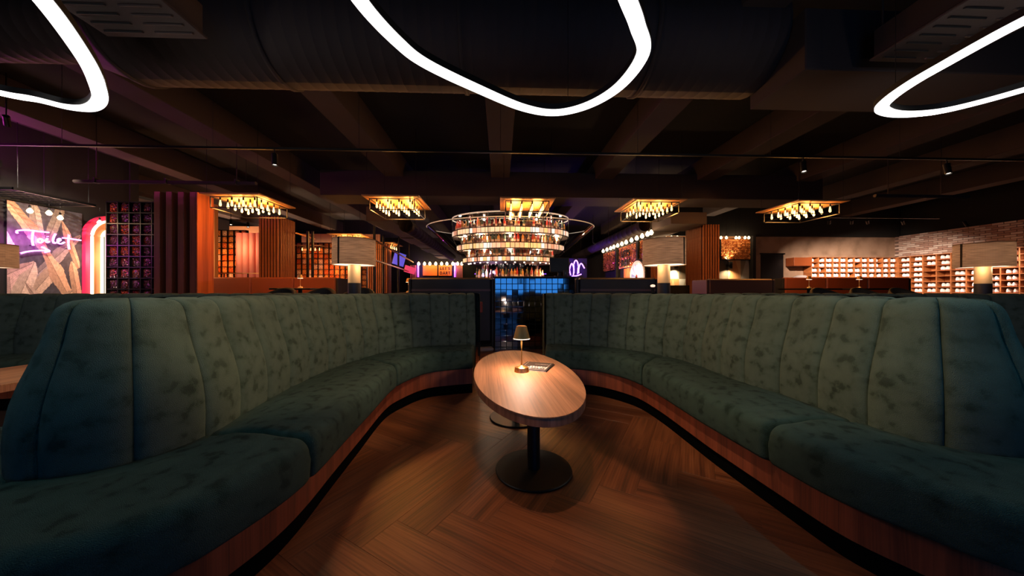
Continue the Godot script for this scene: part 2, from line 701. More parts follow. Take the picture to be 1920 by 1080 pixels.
func banquettes() -> void:
	sofa("banquette", "dark green velvet banquette with channelled back, left of the oval table", [
		[-0.465, 4.1], [-1.04, 3.98], [-1.365, 3.69], [-1.53, 3.27], [-1.6, 2.77], [-1.58, 2.3], [-1.547, 2.04], [-1.504, 1.787], [-1.457, 1.534], [-1.524, 1.288], [-1.73, 1.165],
		[-1.9, 1.2], [-1.98, 1.36], [-2.0, 1.7], [-2.02, 2.4], [-2.0, 3.2], [-1.9, 3.8], [-1.6, 4.3], [-1.1, 4.48], [-0.465, 4.56]],
		[[-0.443, 3.594], [-0.665, 3.52], [-0.893, 3.385], [-1.01, 3.1], [-1.045, 2.81], [-0.995, 2.265], [-0.958, 1.854], [-0.928, 1.543], [-0.935, 1.322], [-0.992, 1.102], [-1.05, 0.984], [-1.2, 0.85], [-1.5, 0.72], [-1.9, 0.68], [-2.25, 0.76], [-2.5, 1.0], [-2.58, 1.4], [-2.6, 2.0], [-2.6, 2.6]],
		1.0, [[[-0.465, 4.1], [-0.443, 3.594]], [[-1.54, 3.2], [-1.03, 2.9]], [[-1.457, 1.534], [-0.926, 1.5]], [[-1.82, 1.17], [-1.9, 0.68]], [[-2.02, 2.4], [-2.6, 2.4]]], {"bend": [-1.53, 3.27], "half": 0.22, "apex": [-1.76, 1.165], "anchor": [-1.457, 1.534]})
	sofa("banquette", "dark green velvet banquette with channelled back, right of the oval table", [
		[0.44, 4.14], [0.8, 4.1], [1.176, 3.9], [1.47, 3.62], [1.65, 3.3], [1.715, 2.967], [1.735, 2.45], [1.8, 2.127], [1.807, 1.879], [1.821, 1.648], [1.905, 1.42], [2.109, 1.318],
		[2.28, 1.36], [2.36, 1.55], [2.36, 2.0], [2.25, 2.6], [2.2, 3.2], [2.05, 3.9], [1.6, 4.4], [1.1, 4.58], [0.44, 4.62]],
		[[0.37, 3.62], [0.684, 3.569], [0.932, 3.452], [1.14, 3.15], [1.21, 2.8], [1.235, 2.4], [1.25, 2.1], [1.3, 1.645], [1.344, 1.349], [1.451, 1.146], [1.572, 0.983], [1.8, 0.84], [2.15, 0.78], [2.5, 0.86], [2.78, 1.1], [2.9, 1.5], [2.9, 2.1], [2.85, 2.6]],
		-1.0, [[[0.44, 4.14], [0.37, 3.62]], [[1.62, 3.4], [1.19, 2.95]], [[1.821, 1.69], [1.3, 1.66]], [[2.2, 1.33], [2.2, 0.78]], [[2.25, 2.5], [2.87, 2.5]]], {"bend": [1.65, 3.3], "half": 0.22, "apex": [2.13, 1.318], "anchor": [1.821, 1.648]})
	sofa("banquette", "dark green velvet banquette of the next booth, glimpsed behind the left banquette", [
		[-2.7, 4.15], [-3.4, 4.1], [-4.2, 3.95], [-5.0, 3.6], [-5.6, 3.35], [-5.9, 2.9], [-5.9, 2.2]],
		[[-2.7, 3.6], [-3.4, 3.55], [-4.0, 3.42], [-4.7, 3.1], [-5.2, 2.9], [-5.38, 2.6], [-5.38, 2.2]],
		1.0, [[[-2.7, 4.15], [-2.7, 3.6]], [[-4.2, 3.95], [-4.0, 3.42]], [[-5.9, 2.2], [-5.38, 2.2]]], {"bend": [-5.9, 2.2]})
	sofa("banquette", "dark green velvet banquette of the next booth, glimpsed behind the right banquette", [
		[2.9, 4.2], [3.6, 4.2], [4.5, 4.1], [5.4, 3.8], [6.1, 3.4], [6.3, 2.9], [6.3, 2.2]],
		[[2.9, 3.65], [3.6, 3.65], [4.3, 3.57], [5.1, 3.3], [5.6, 3.0], [5.78, 2.7], [5.78, 2.2]],
		-1.0, [[[2.9, 4.2], [2.9, 3.65]], [[4.5, 4.1], [4.3, 3.57]], [[6.3, 2.2], [5.78, 2.2]]], {"bend": [6.3, 2.2]})

# ---------- the oval table and what is on it ----------
func table(label: String, mid: Vector3, turn: float, a: float, b: float, stand: float) -> Node3D:
	var t := thing("oval_table", label, "table", mid, turn)
	var o := PackedVector2Array()
	for k in 72: o.append(Vector2(b * cos(TAU * k / 72), a * sin(TAU * k / 72)))
	var o2 := PackedVector2Array()
	for p in o: o2.append(p * 0.998)
	part("table_top", prism(o, 0.512, 0.52, 0.0015), mats.table_wood, t)
	part("edge_band", prism(o2, 0.468, 0.512, 0.001), mats.table_edge, t)
	for s in [-1.0, 1.0]:
		var leg := part("pedestal", lathe([[0.0, 0.012], [0.041, 0.012], [0.041, 0.012], [0.041, 0.455], [0.041, 0.455], [0.12, 0.456], [0.12, 0.456], [0.12, 0.468], [0.0, 0.468]], 24), mats.black_metal, t, Vector3(0, 0, s * stand))
		part("base_disc", lathe([[0.0, 0.0], [0.238, 0.0], [0.245, 0.004], [0.245, 0.009], [0.245, 0.009], [0.24, 0.0135], [0.24, 0.0135], [0.0, 0.015]], 48), mats.black_metal, leg)
	return t

func table_lamp(label: String, where: Vector3, scale_ := 1.0, energy := 0.5) -> Node3D:
	var t := thing("table_lamp", label, "lamp", where)
	var g: Material = mats.brass
	var k := scale_
	var base_ := start()
	flute(base_, [[0.056 * k, 0.0], [0.051 * k, 0.034 * k]], 28, 0.0016 * k)
	add_lathe(base_, [[0.05 * k, 0.034 * k], [0.042 * k, 0.039 * k], [0.02 * k, 0.043 * k], [0.009 * k, 0.05 * k]], 28)
	part("base", done(base_), g, t)
	part("stem", lathe([[0.0085 * k, 0.046 * k], [0.0048 * k, 0.1 * k], [0.0045 * k, 0.17 * k], [0.007 * k, 0.23 * k], [0.011 * k, 0.268 * k], [0.013 * k, 0.285 * k]], 16), g, t)
	var sh := start()
	flute(sh, [[0.064 * k, 0.258 * k], [0.038 * k, 0.353 * k]], 28, 0.0018 * k)
	add_lathe(sh, [[0.037 * k, 0.353 * k], [0.03 * k, 0.357 * k], [0.0, 0.358 * k]], 28)
	part("lamp_shade", done(sh), g, t)
	part("diffuser", lathe([[0.0, 0.268 * k], [0.058 * k, 0.266 * k], [0.066 * k, 0.257 * k], [0.066 * k, 0.2545 * k], [0.06 * k, 0.2545 * k], [0.0, 0.262 * k]], 28), lit("lamp_glow", Color(1.0, 0.93, 0.85), 1.6), t)
	if energy > 0.0:
		var l := omni(t, Vector3(0, 0.245 * k, 0), Color(1.0, 0.84, 0.72), energy, 0.03)
		l.position = Vector3(0.0, 0.24 * k, 0.0)
	return t

func flute(st: SurfaceTool, prof: Array, n: int, depth: float) -> void:
	# a fluted cone: the rim waves in and out n times
	var rows := []
	for q in prof:
		var row := PackedVector3Array()
		for i in n * 4 + 1:
			var a := TAU * i / (n * 4.0)
			var r: float = q[0] + depth * cos(a * n)
			row.append(Vector3(r * cos(a), q[1], r * sin(a)))
		rows.append(row)
	add_grid(st, rows, 5)

func oval_table() -> void:
	table("oak-topped lounge table of the next booth, its tip at the left edge", c(-3.79, 2.3), -PSI, 0.9, 0.386, 0.43)
	var mid := c(0.091, 2.485)
	var t := table("oval oak-topped lounge table on two black pedestals between the green banquettes", mid, deg_to_rad(6.4) - PSI, 0.9, 0.386, 0.43)
	table_lamp("fluted gold table lamp standing lit on the oval table", on(978, 696.5, 0.52))
	# two menu cards, one on the other
	var p := c(0.2, 2.64, 0.52)
	var m := mat("menu_card", Color(0.13, 0.085, 0.09), 0.62)
	var size := Vector3(0.235, 0.005, 0.265)
	var menu := thing("menu_booklet", "dark brown menu booklet with white lettering, on top beside the gold lamp", "menu", p + Vector3(0.0, 0.0056, 0.0), -0.345 - PSI)
	part("cover", box(size.x, size.y, size.z, 0.001), m, menu, Vector3(0, size.y * 0.5, 0))
	var white := mat("print_white", Color(0.86, 0.8, 0.78), 0.6)
	for x in [-0.098, 0.098]: part("border_line", box(0.0025, 0.0006, 0.235), white, menu, Vector3(x, size.y + 0.0002, 0))
	part("border_line", box(0.196, 0.0006, 0.002), white, menu, Vector3(0, size.y + 0.0002, 0.117))
	# the print is too small to read: bold slanted strokes, two rows and a finer line
	for q in [[0.03, 0.03, 0.075, 0.032], [0.02, 0.066, 0.085, 0.03], [0.055, -0.06, 0.035, 0.01], [-0.005, -0.06, 0.022, 0.006]]:
		for k in 7:
			var x: float = q[0] + (k - 3) * q[2] * 2.0 / 7.0
			part("lettering", box(q[2] * 0.2, 0.0006, q[3] * (0.75 + 0.25 * sin(k * 2.1)), 0.0), white, menu, Vector3(x, size.y + 0.0004, q[1]), Vector3(0, 0.3 * sin(k * 1.7), 0))
	var under := thing("menu_booklet", "second menu booklet, lying under the lettered one on the oval table", "menu", p + Vector3(0.004, 0.0004, 0.008), -0.375 - PSI)
	part("cover", box(0.235, 0.005, 0.265, 0.001), m, under, Vector3(0, 0.0025, 0))
	part("page_edge", box(0.225, 0.0025, 0.262), white, under, Vector3(0, 0.0025, 0.003))

# where the line of sight through a pixel meets a wall of the room
func hit_x(px: float, py: float, x: float, out := 0.0) -> Vector3:
	var d := at(px, py, 1.0) - Vector3(0, EYE, 0)
	return Vector3(0, EYE, 0) + d * (x / d.x) + Vector3(out, 0, 0)

func hit_z(px: float, py: float, z: float, out := 0.0) -> Vector3:
	var d := at(px, py, 1.0) - Vector3(0, EYE, 0)
	return Vector3(0, EYE, 0) + d * (z / d.z) + Vector3(0, 0, out)

func ordinal(n: int) -> String:
	var tens := ["twentieth", "thirtieth", "fortieth"]
	if n >= 24: return tens[(n - 19) / 10] if (n - 19) % 10 == 0 else ["twenty", "thirty", "forty"][(n - 19) / 10] + "-" + ["first", "second", "third", "fourth", "fifth", "sixth", "seventh", "eighth", "ninth"][(n - 19) % 10 - 1]
	return ["first", "second", "third", "fourth", "fifth", "sixth", "seventh", "eighth", "ninth", "tenth", "eleventh", "twelfth", "thirteenth", "fourteenth", "fifteenth", "sixteenth", "seventeenth", "eighteenth", "nineteenth", "twentieth", "twenty-first", "twenty-second", "twenty-third", "twenty-fourth"][n]

# ---------- track rails and their spotlights ----------
func spot_head(called: String, label: String, where: Vector3, target: Vector3, len_: float, group := "") -> Node3D:
	# a can on a short stem, hung at «where», aimed at «target»
	var t := thing(called, label, "spotlight", where, 0.0, group)
	part("stem", rod(0.008, 0.07, 8), mats.black_metal, t, Vector3(0, -0.07, 0))
	var d := (target - (where + Vector3(0, -0.08, 0))).normalized()
	var x := d.cross(Vector3.RIGHT if absf(d.x) < 0.9 else Vector3.FORWARD).normalized()
	var b := Basis(x, d, x.cross(d))
	var can := start()
	add_lathe(can, [[0.0, -0.02], [0.036, -0.02], [0.036, -0.02], [0.036, len_], [0.036, len_], [0.031, len_], [0.031, len_], [0.029, len_ - 0.03]], 14, Vector3(0, -0.08, 0), b)
	part("can", done(can), mats.black_metal, t)
	var lens := start()
	add_lathe(lens, [[0.0, len_ - 0.02], [0.029, len_ - 0.02]], 14, Vector3(0, -0.08, 0), b)
	part("lens", done(lens), lit("spot_lens", Color(1.0, 0.93, 0.85), 3.0), t)
	return t

func track_spots() -> void:
	var m: Material = mats.black_metal
	var z0 := -4.6
	var h := 3.14
	var rail := thing("track_rail", "long black lighting track hung across the room below the beams", "track", Vector3(0, h, z0))
	part("rail", box(19.0, 0.03, 0.035, 0.004), m, rail)
	for k in 9:
		part("hanger_wire", rod(0.003, 1.34, 5), m, rail, Vector3(-8.0 + k * 2.0, 0.015, 0))
	var q := hit_z(515, 280, z0)
	spot_head("track_spotlight", "black track spotlight above the left banquette, left of the ceiling loops", Vector3(q.x, h - 0.015, z0), Vector3(q.x + 0.3, 0, -4.2), 0.15)
	q = hit_z(1506, 290, z0)
	spot_head("track_spotlight", "black track spotlight left of the right-hand light loop", Vector3(q.x, h - 0.015, z0), Vector3(q.x - 0.5, 0, -3.8), 0.15)
	q = hit_z(1775, 297, z0)
	spot_head("track_spotlight", "black track spotlight below the right-hand light loop, rightmost on the track", Vector3(q.x, h - 0.015, z0), Vector3(q.x - 0.5, 0, -3.8), 0.15)
	# the lights of the track over the booth; this track hangs above and behind the viewpoint
	var rail2 := thing("track_rail", "black lighting track hung above the booth, out of the photograph's frame", "track", Vector3(0, 3.5, -1.2))
	part("rail", box(7.0, 0.03, 0.035, 0.004), m, rail2)
	var aims := [
		[Vector3(0.7, 3.42, -1.2), c(-1.6, 2.45, 0.85), Color(1.0, 0.88, 0.7), 6.8, 23.0, "aimed at the left banquette"],
		[Vector3(-0.5, 3.42, -1.2), c(1.8, 2.6, 0.85), Color(1.0, 0.88, 0.7), 6.8, 23.0, "aimed at the right banquette"],
		[Vector3(0.1, 3.42, -1.2), c(0.02, 1.65, 0.0), Color(1.0, 0.8, 0.62), 3.4, 15.0, "aimed at the oval table", 0.1],
		[Vector3(-1.9, 3.42, -1.2), c(-2.0, 0.8, 0.6), Color(0.4, 0.88, 1.0), 1.0, 34.0, "added to tint the left end teal"],  # teal spot added to tint the left sofa end
		[Vector3(2.3, 3.42, -1.2), c(2.35, 0.9, 0.6), Color(0.3, 0.84, 1.0), 1.5, 34.0, "added to tint the right end teal"],  # likewise added, teal on the right sofa end
	]
	for a in aims:
		var s := spot_head("track_spotlight", "black track spotlight over the booth, out of frame, %s" % a[5], a[0], a[1], 0.15)
		var d: Vector3 = (a[1] - a[0]).normalized()
		spot(s, a[0] + Vector3(0, -0.08, 0) + d * 0.17, a[1], a[2], a[3], a[4], 0.03, a[6] if a.size() > 6 else 0.5)
	# a second track to the far right
	var z2 := -9.3
	var far_rail := thing("track_rail", "short black lighting track at the far right above the shoe racks", "track", Vector3(10.6, 3.36, z2))
	part("rail", box(5.6, 0.03, 0.035, 0.004), m, far_rail)
	for k in 3: part("hanger_wire", rod(0.003, 0.95, 5), m, far_rail, Vector3(-2.4 + k * 2.4, 0.015, 0))
	var names := ["leftmost", "second from the left", "third from the left", "fourth from the left", "rightmost"]
	var i := 0
	for px in [1555.0, 1597.0, 1626.0, 1692.0, 1808.0]:
		var p := hit_z(px, 400, z2)
		var aim: Vector3 = [Vector3(12.3, 1.3, -12.0), Vector3(13.5, 1.3, -12.0), Vector3(14.9, 1.3, -12.0), Vector3(15.5, 1.3, -11.0), Vector3(15.5, 1.3, -9.2)][i]
		var from := Vector3(p.x, 3.345, z2)
		var s := spot_head("track_spotlight", "small lit spotlight on the far right track, %s" % names[i], from, aim, 0.16, "spotlights on the far right track")
		spot(s, from + Vector3(0, -0.08, 0) + (aim - from).normalized() * 0.18, aim, Color(1.0, 0.9, 0.8), 22.0, 31.0, 0.04, 1.0)
		i += 1
	i = 0
	for q2 in [[433.0, 415.0, -9.6], [465.0, 420.0, -10.2], [772.0, 444.0, -16.0], [1112.0, 452.0, -14.0]]:
		var p := hit_z(q2[0], q2[1], q2[2])
		spot_head("track_spotlight", ["small spotlight left of the left slatted column, the nearer one", "small spotlight left of the left slatted column, the farther one", "small spotlight under the dark duct left of the ring bar", "small spotlight right of the ring bar under the ceiling duct"][i], p + Vector3(0, 0.1, 0), p + Vector3(0.5, -2, 0.6), 0.14)
		part("drop_rod", rod(0.008, 4.42 - p.y, 6), m, get_child(get_child_count() - 1), Vector3(0, 0, 0))
		i += 1

# ---------- the three light loops ----------
func ring_light(label: String, pts: Array, hang: Array, energy: float) -> void:
	var h := 2.75
	var loop := pts.duplicate()
	var P := PackedVector2Array()
	var n := loop.size()
	for i in n:
		var p0 := Vector2(loop[(i - 1 + n) % n][0], loop[(i - 1 + n) % n][1])
		var p1 := Vector2(loop[i][0], loop[i][1])
		var p2 := Vector2(loop[(i + 1) % n][0], loop[(i + 1) % n][1])
		var p3 := Vector2(loop[(i + 2) % n][0], loop[(i + 2) % n][1])
		for k in 8: P.append(p1.cubic_interpolate(p2, p0, p3, k / 8.0))
	n = P.size()
	var mid := Vector2()
	for p in P: mid += p / n
	var o := c(mid.x, mid.y, h)
	var t := thing("loop_lamp", label, "pendant lamp", o)
	for which in 2:
		var half := 0.043 if which == 0 else 0.047
		var y0 := 0.0 if which == 0 else 0.014
		var y1 := 0.014 if which == 0 else 0.062
		var rows := []
		for i in n + 1:
			var p := P[i % n]
			var d := (P[(i + 1) % n] - P[(i - 1 + n) % n]).normalized()
			var s := Vector2(d.y, -d.x)
			var row := PackedVector3Array()
			for q in [[-half, y0], [half, y0], [half, y1], [-half, y1], [-half, y0]]:
				var w: Vector2 = p + s * q[0]
				row.append(c(w.x, w.y, h + q[1]) - o)
			rows.append(row)
		var st := start()
		for k in 4:
			var strip := []
			for r in rows: strip.append(PackedVector3Array([r[k], r[k + 1]]))
			add_grid(st, strip, k + 1)
		part("diffuser" if which == 0 else "housing", done(st), mats.ring_white if which == 0 else mats.black_metal, t)
	for q in hang:
		part("hanger_wire", rod(0.0025, 1.7, 5), mats.black_metal, t, c(q[0], q[1], h + 0.06) - o)
	# the loop's own light, just under its face
	for k in 3:
		var p := P[int(n * (k + 0.5) / 3.0)]
		omni(t, c(p.x, p.y, h - 0.05) - o, Color(1.0, 0.96, 0.92), energy, 0.04)

func ring_lights() -> void:
	ring_light("glowing white loop lamp hanging over the oval table, centre of the three", [[0.386, 2.89], [0.65, 2.78], [0.84, 2.526], [0.89, 2.18], [0.76, 1.94], [0.62, 1.74], [0.35, 1.35], [-0.1, 1.1], [-0.6, 1.15], [-0.85, 1.5], [-0.84, 1.78], [-0.74, 2.065], [-0.605, 2.27], [-0.256, 2.56], [0.094, 2.807]], [[0.5, 2.86], [-0.8, 1.6], [0.7, 1.85]], 0.07)
	ring_light("glowing white loop lamp at the upper left, before the neon corner", [[-2.59, 1.76], [-2.95, 2.207], [-3.23, 2.49], [-3.48, 2.7], [-3.72, 2.815], [-3.89, 2.8], [-4.0, 2.69], [-4.16, 2.6], [-4.45, 2.25], [-4.5, 1.7], [-4.1, 1.2], [-3.3, 0.95], [-2.65, 1.15], [-2.48, 1.5]], [[-4.3, 2.45], [-2.49, 1.45], [-4.4, 1.6]], 0.3)
	ring_light("glowing white loop lamp at the upper right, before the brick wall", [[3.05, 1.908], [3.05, 2.065], [3.065, 2.243], [3.09, 2.46], [3.16, 2.68], [3.27, 2.83], [3.49, 2.91], [3.73, 2.9], [3.916, 2.807], [4.096, 2.56], [4.3, 2.1], [4.25, 1.5], [3.8, 1.1], [3.3, 1.2], [3.08, 1.55]], [[3.14, 2.62], [4.22, 2.3], [3.2, 1.3]], 0.2)

# ---------- beams, ducts, grilles ----------
func duct_rings(len_: float, r: float, pitch: float) -> ArrayMesh:
	var prof := [[r * 0.999, 0.0]]
	var y := pitch * 0.5
	while y < len_:
		prof.append_array([[r, y - 0.006], [r + 0.0025, y], [r, y + 0.006]])
		y += pitch
	prof.append([r, len_])
	var st := start()
	add_lathe(st, prof, 28)
	return done(st)

func ceiling_things() -> void:
	for k in range(-6, 7):
		struct("trim_%d" % (k + 7), box(0.46, 0.5, 19.0, 0.01), mats.beam_paint, Vector3(k * 2.65, 4.25, -6.5))
	var dp: Material = mats.duct_paint
	var d := thing("round_duct", "large round dark spiral duct running across under the beams", "duct", Vector3(-4.0, 3.95, -3.62))
	part("pipe", duct_rings(6.95, 0.5, 0.13), dp, d, Vector3.ZERO, Vector3(0, 0, -PI / 2))
	part("reducer", lathe([[0.3, 0.0], [0.33, 0.05], [0.5, 0.5], [0.52, 0.5], [0.52, 0.54], [0.5, 0.54]], 28), dp, d, Vector3(-0.5, 0, 0), Vector3(0, 0, -PI / 2))
	part("pipe", duct_rings(5.0, 0.3, 0.13), dp, d, Vector3(-5.45, 0, 0), Vector3(0, 0, -PI / 2))
	for x in [1.6, 3.6, 5.6]:
		part("flange", lathe([[0.5, -0.02], [0.518, -0.02], [0.518, 0.02], [0.5, 0.02]], 28), dp, d, Vector3(x, 0, 0), Vector3(0, 0, -PI / 2))
	single("box_duct", box(2.8, 0.6, 0.7, 0.01), dp, "flat rectangular dark duct joining the right end of the round duct", "duct", Vector3(4.36, 3.6, -3.35))
	single("box_duct", box(12.9, 0.63, 0.85, 0.012), dp, "long dark boxed duct crossing the room behind the bulb chandeliers", "duct", Vector3(1.99, 3.835, -8.5))
	var st := start()
	for k in 7:
		var w := 0.72 if k % 2 == 0 else 0.6
		add_box(st, Vector3(w, 0.4, 1.45), Vector3(0, 0.02 * (k % 2), -0.75 - k * 1.5), 0.01)
	single("box_duct", done(st), dp, "stepped dark duct running away from the viewer left of the ring bar", "duct", Vector3(-3.35, 3.28, -8.95))
	st = start()
	for k in 7:
		add_box(st, Vector3(1.1, 0.35, 1.5 if k % 2 else 1.2), Vector3(0, 0.03 * (k % 2), -0.75 - k * 1.6), 0.01)
	single("box_duct", done(st), mats.duct_paint_lit, "panelled duct running away from the viewer right of the ring bar", "duct", Vector3(5.62, 3.32, -9.2))
	var rd := thing("round_duct", "slim round duct slanting away left of the ring bar", "duct", Vector3(-2.75, 3.05, -9.4))
	part("pipe", duct_rings(9.0, 0.2, 0.4), dp, rd, Vector3.ZERO, Vector3(-PI / 2, 0, 0))
	for k in 4: part("drop_rod", rod(0.008, 1.24, 6), dp, rd, Vector3(0, 0.19, -1.0 - k * 2.2))
	rd = thing("round_duct", "slim round duct running away beside the right panelled duct", "duct", Vector3(4.3, 3.1, -9.4))
	part("pipe", duct_rings(9.0, 0.18, 0.4), dp, rd, Vector3.ZERO, Vector3(-PI / 2, 0, 0))
	for k in 4: part("drop_rod", rod(0.008, 1.21, 6), dp, rd, Vector3(0, 0.17, -1.0 - k * 2.2))
	var a := hit_z(140, 340, -6.4)
	var b := hit_z(480, 342, -6.4)
	var pipe := thing("ceiling_pipe", "thin pipe under the beams above the neon corner", "pipe", a)
	part("pipe", rod(0.035, b.x - a.x, 10), mats.beam_paint, pipe, Vector3.ZERO, Vector3(0, 0, -PI / 2))
	for k in 3: part("pipe_clip", box(0.03, 0.1, 0.09), dp, pipe, Vector3(0.4 + k * 1.3, 0.02, 0))
	for k in 2: part("drop_rod", rod(0.008, 4.5 - a.y, 6), dp, pipe, Vector3(0.4 + k * 2.6, 0, 0))
	a = hit_z(1640, 367, -6.6)
	b = hit_z(1815, 376, -6.6)
	pipe = thing("ceiling_pipe", "thin pipe under the beams at the right, above the brick wall", "pipe", a)
	part("pipe", rod(0.035, b.x - a.x, 10), mats.beam_paint, pipe, Vector3.ZERO, Vector3(0, 0, -PI / 2))
	for k in 2: part("drop_rod", rod(0.008, 4.5 - a.y, 6), dp, pipe, Vector3(0.3 + k * 1.2, 0, 0))
	for q in [[Vector3(-2.9, 3.3, -2.25), "upper left, behind the left loop lamp"], [Vector3(3.85, 3.3, -2.3), "upper right, above the right loop lamp"]]:
		var u := thing("air_grille", "dark ceiling air unit with slotted grille, %s" % q[1], "grille", q[0])
		part("casing", box(0.78, 0.25, 1.1, 0.01), dp, u, Vector3(0, 0.14, 0))
		part("frame", box(0.82, 0.02, 1.14, 0.006), mats.beam_paint, u)
		for k in 12:
			part("slat", box(0.3, 0.012, 0.022, 0.002), mats.beam_paint, u, Vector3(0.2, -0.016, -0.5 + k * 0.085), Vector3(0.5, 0, 0))
		for k in 12:
			part("slat", box(0.3, 0.012, 0.022, 0.002), mats.black_matte, u, Vector3(-0.2, -0.016, -0.5 + k * 0.085), Vector3(0.5, 0, 0))
		for k in 4:
			part("drop_rod", rod(0.008, 0.95, 6), dp, u, Vector3(-0.36 + 0.72 * (k % 2), 0.2, -0.5 + 1.0 * (k / 2)))

# ---------- bulb chandeliers ----------
func chandelier(label: String, where: Vector3, energy: float, cols := 4, rows := 5) -> Node3D:
	# where: the middle of the board's underside
	var t := thing("bulb_chandelier", label, "chandelier", where, 0.0, "bulb chandeliers")
	var s := 0.92
	var h := 0.25
	part("board", box(1.16, 0.025, 1.16, 0.004), mats.board_wood, t, Vector3(0, 0.0125, 0))
	var st := start()
	var w := 0.016
	for i in 2:
		var e := -s / 2 + i * s
		for y in [-0.03, -h]:
			add_box(st, Vector3(s + w, w, w), Vector3(0, y, e))
			add_box(st, Vector3(w, w, s - w), Vector3(e, y, 0))
		for j in 2: add_box(st, Vector3(w, h - 0.02, w), Vector3(e, -h / 2 - 0.01, -s / 2 + j * s))
	part("cage", done(st), mats.black_metal, t)
	var bulb := lathe([[0.0, -0.195], [0.01, -0.193], [0.018, -0.182], [0.022, -0.165], [0.02, -0.138], [0.014, -0.1], [0.01, -0.07], [0.01, -0.06]], 10)
	var socket := lathe([[0.0, -0.066], [0.014, -0.066], [0.016, -0.06], [0.016, -0.004], [0.018, 0.0]], 8)
	for i in cols:
		for j in rows:
			var b := part("bulb", bulb, lit("bulb_glow", Color(1.0, 0.82, 0.52), 2.4), t, Vector3((i - (cols - 1) / 2.0) * s / cols, -0.005, (j - (rows - 1) / 2.0) * s / rows))
			part("socket", socket, mats.black_metal, b)
	for i in 4: part("hanger_wire", rod(0.004, 1.4, 5), mats.black_metal, t, Vector3(-0.5 + (i % 2), 0.02, -0.5 + (i / 2)))
	for e in [-0.24, 0.24]: omni(t, Vector3(e, -0.16, 0), Color(1.0, 0.66, 0.32), energy * 0.5, 0.08)
	return t

func chandeliers() -> void:
	wood("board_wood", wood_image(51, 256, 128, Color(0.5, 0.33, 0.18), Color(0.68, 0.48, 0.29), Color(0.78, 0.58, 0.38), 5.0), Color(1, 1, 1), 0.6, Vector3(1, 2, 1))
	for q in [[438.5, 6.5, "leftmost of the front row, above the left slatted column"], [735.0, 6.64, "second of the front row, above the left drum lamp"], [989.0, 6.8, "middle of the front row, before the ring bar"], [1234.0, 6.88, "fourth of the front row, above the right drum lamp"], [1536.0, 6.99, "rightmost of the front row, before the plaster wall"]]:
		var p := c((q[0] - 960.0) * q[1] / FOCAL, q[1], 3.085) + Vector3(0, 0, -0.46)
		chandelier("cage chandelier of filament bulbs, %s" % q[2], p, 2.7, 4, 5)
	for q in [[648.0, 11.0, "farther back, just above the left drum lamp's shade"], [580.0, 13.8, "far back, right of the left slatted column"], [714.0, 13.0, "far back, right of the left drum lamp's shade"]]:
		var p := c((q[0] - 960.0) * q[1] / FOCAL, q[1], 3.085) + Vector3(0, 0, -0.46)
		chandelier("cage chandelier of filament bulbs, %s" % q[2], p, 2.4, 5, 4)

const LEFT_X := -9.65

func mural_image() -> ImageTexture:
	# printed wallpaper: large banana leaves on a slate ground
	var w := 512
	var h := 512
	var im := Image.create(w, h, true, Image.FORMAT_RGB8)
	var n := noise(77, 0.02, 3)
	for y in h:
		for x in w:
			var g := 0.5 + 0.5 * n.get_noise_2d(x, y)
			im.set_pixel(x, y, Color(0.16, 0.16, 0.19).lerp(Color(0.3, 0.3, 0.34), g))
	# leaves: foot x, y, tip x, y, half width, colour
	var leaves := [
		[0.42, 0.45, 0.3, -0.05, 0.13, Color(0.42, 0.4, 0.33)], [0.5, 0.35, 0.72, -0.08, 0.12, Color(0.36, 0.35, 0.3)], [0.0, 0.0, 0.5, 0.45, 0.12, Color(0.7, 0.46, 0.25)],
		[0.3, 0.75, 0.98, 0.25, 0.1, Color(0.4, 0.36, 0.38)], [0.95, 0.62, 0.7, 0.12, 0.085, Color(0.72, 0.5, 0.36)], [0.05, 0.95, -0.02, 0.3, 0.2, Color(0.72, 0.55, 0.52)],
		[0.2, 1.0, 0.62, 0.62, 0.14, Color(0.75, 0.62, 0.5)], [0.1, 1.02, 0.33, 0.58, 0.18, Color(0.8, 0.7, 0.6)], [0.88, 1.05, 0.42, 0.4, 0.14, Color(0.82, 0.6, 0.42)],
		[0.95, 1.02, 0.84, 0.55, 0.12, Color(0.78, 0.6, 0.44)], [0.0, 0.72, 0.3, 0.6, 0.08, Color(0.66, 0.5, 0.46)], [0.55, 1.08, 0.85, 0.88, 0.09, Color(0.74, 0.6, 0.46)], [0.45, 1.05, 0.22, 0.8, 0.07, Color(0.62, 0.5, 0.42)],
	]
	for L in leaves:
		var a := Vector2(L[0], L[1]) * w
		var b := Vector2(L[2], L[3]) * w
		var ax := b - a
		var len_ := ax.length()
		ax /= len_
		var side := Vector2(-ax.y, ax.x)
		var hw: float = L[4] * w * 0.82
		for y in h:
			for x in w:
				var p := Vector2(x, y) - a
				var u := p.dot(ax) / len_
				if u < 0.0 or u > 1.0: continue
				var v := p.dot(side)
				var wid := hw * pow(sin(PI * clampf(u * 0.92 + 0.06, 0.0, 1.0)), 0.7)
				# ragged splits along the veins
				var vein := u * len_ / 11.0 - absf(v) / 20.0
				var fr := vein - floorf(vein)
				wid *= 1.0 - 0.3 * absf(sin(floorf(vein / 2.3) * 12.9898))
				if absf(v) > wid: continue
				var sh := 0.9 + 0.12 * fr - (0.25 if absf(v) < 2.0 else 0.0) + 0.14 * n.get_noise_2d(x * 2.0, y * 2.0)
				if v < 0.0: sh *= 0.82
				var col: Color = (L[5] as Color).lerp(Color(0.86, 0.8, 0.76), 0.4)
				im.set_pixel(x, y, Color(col.r * sh, col.g * sh, col.b * sh))
	im.generate_mipmaps()
	return ImageTexture.create_from_image(im)

func tube_part(called: String, pts: PackedVector3Array, r: float, m: Material, parent: Node3D, sides := 6) -> MeshInstance3D:
	var st := start()
	add_tube(st, pts, r, sides)
	return part(called, done(st), m, parent)

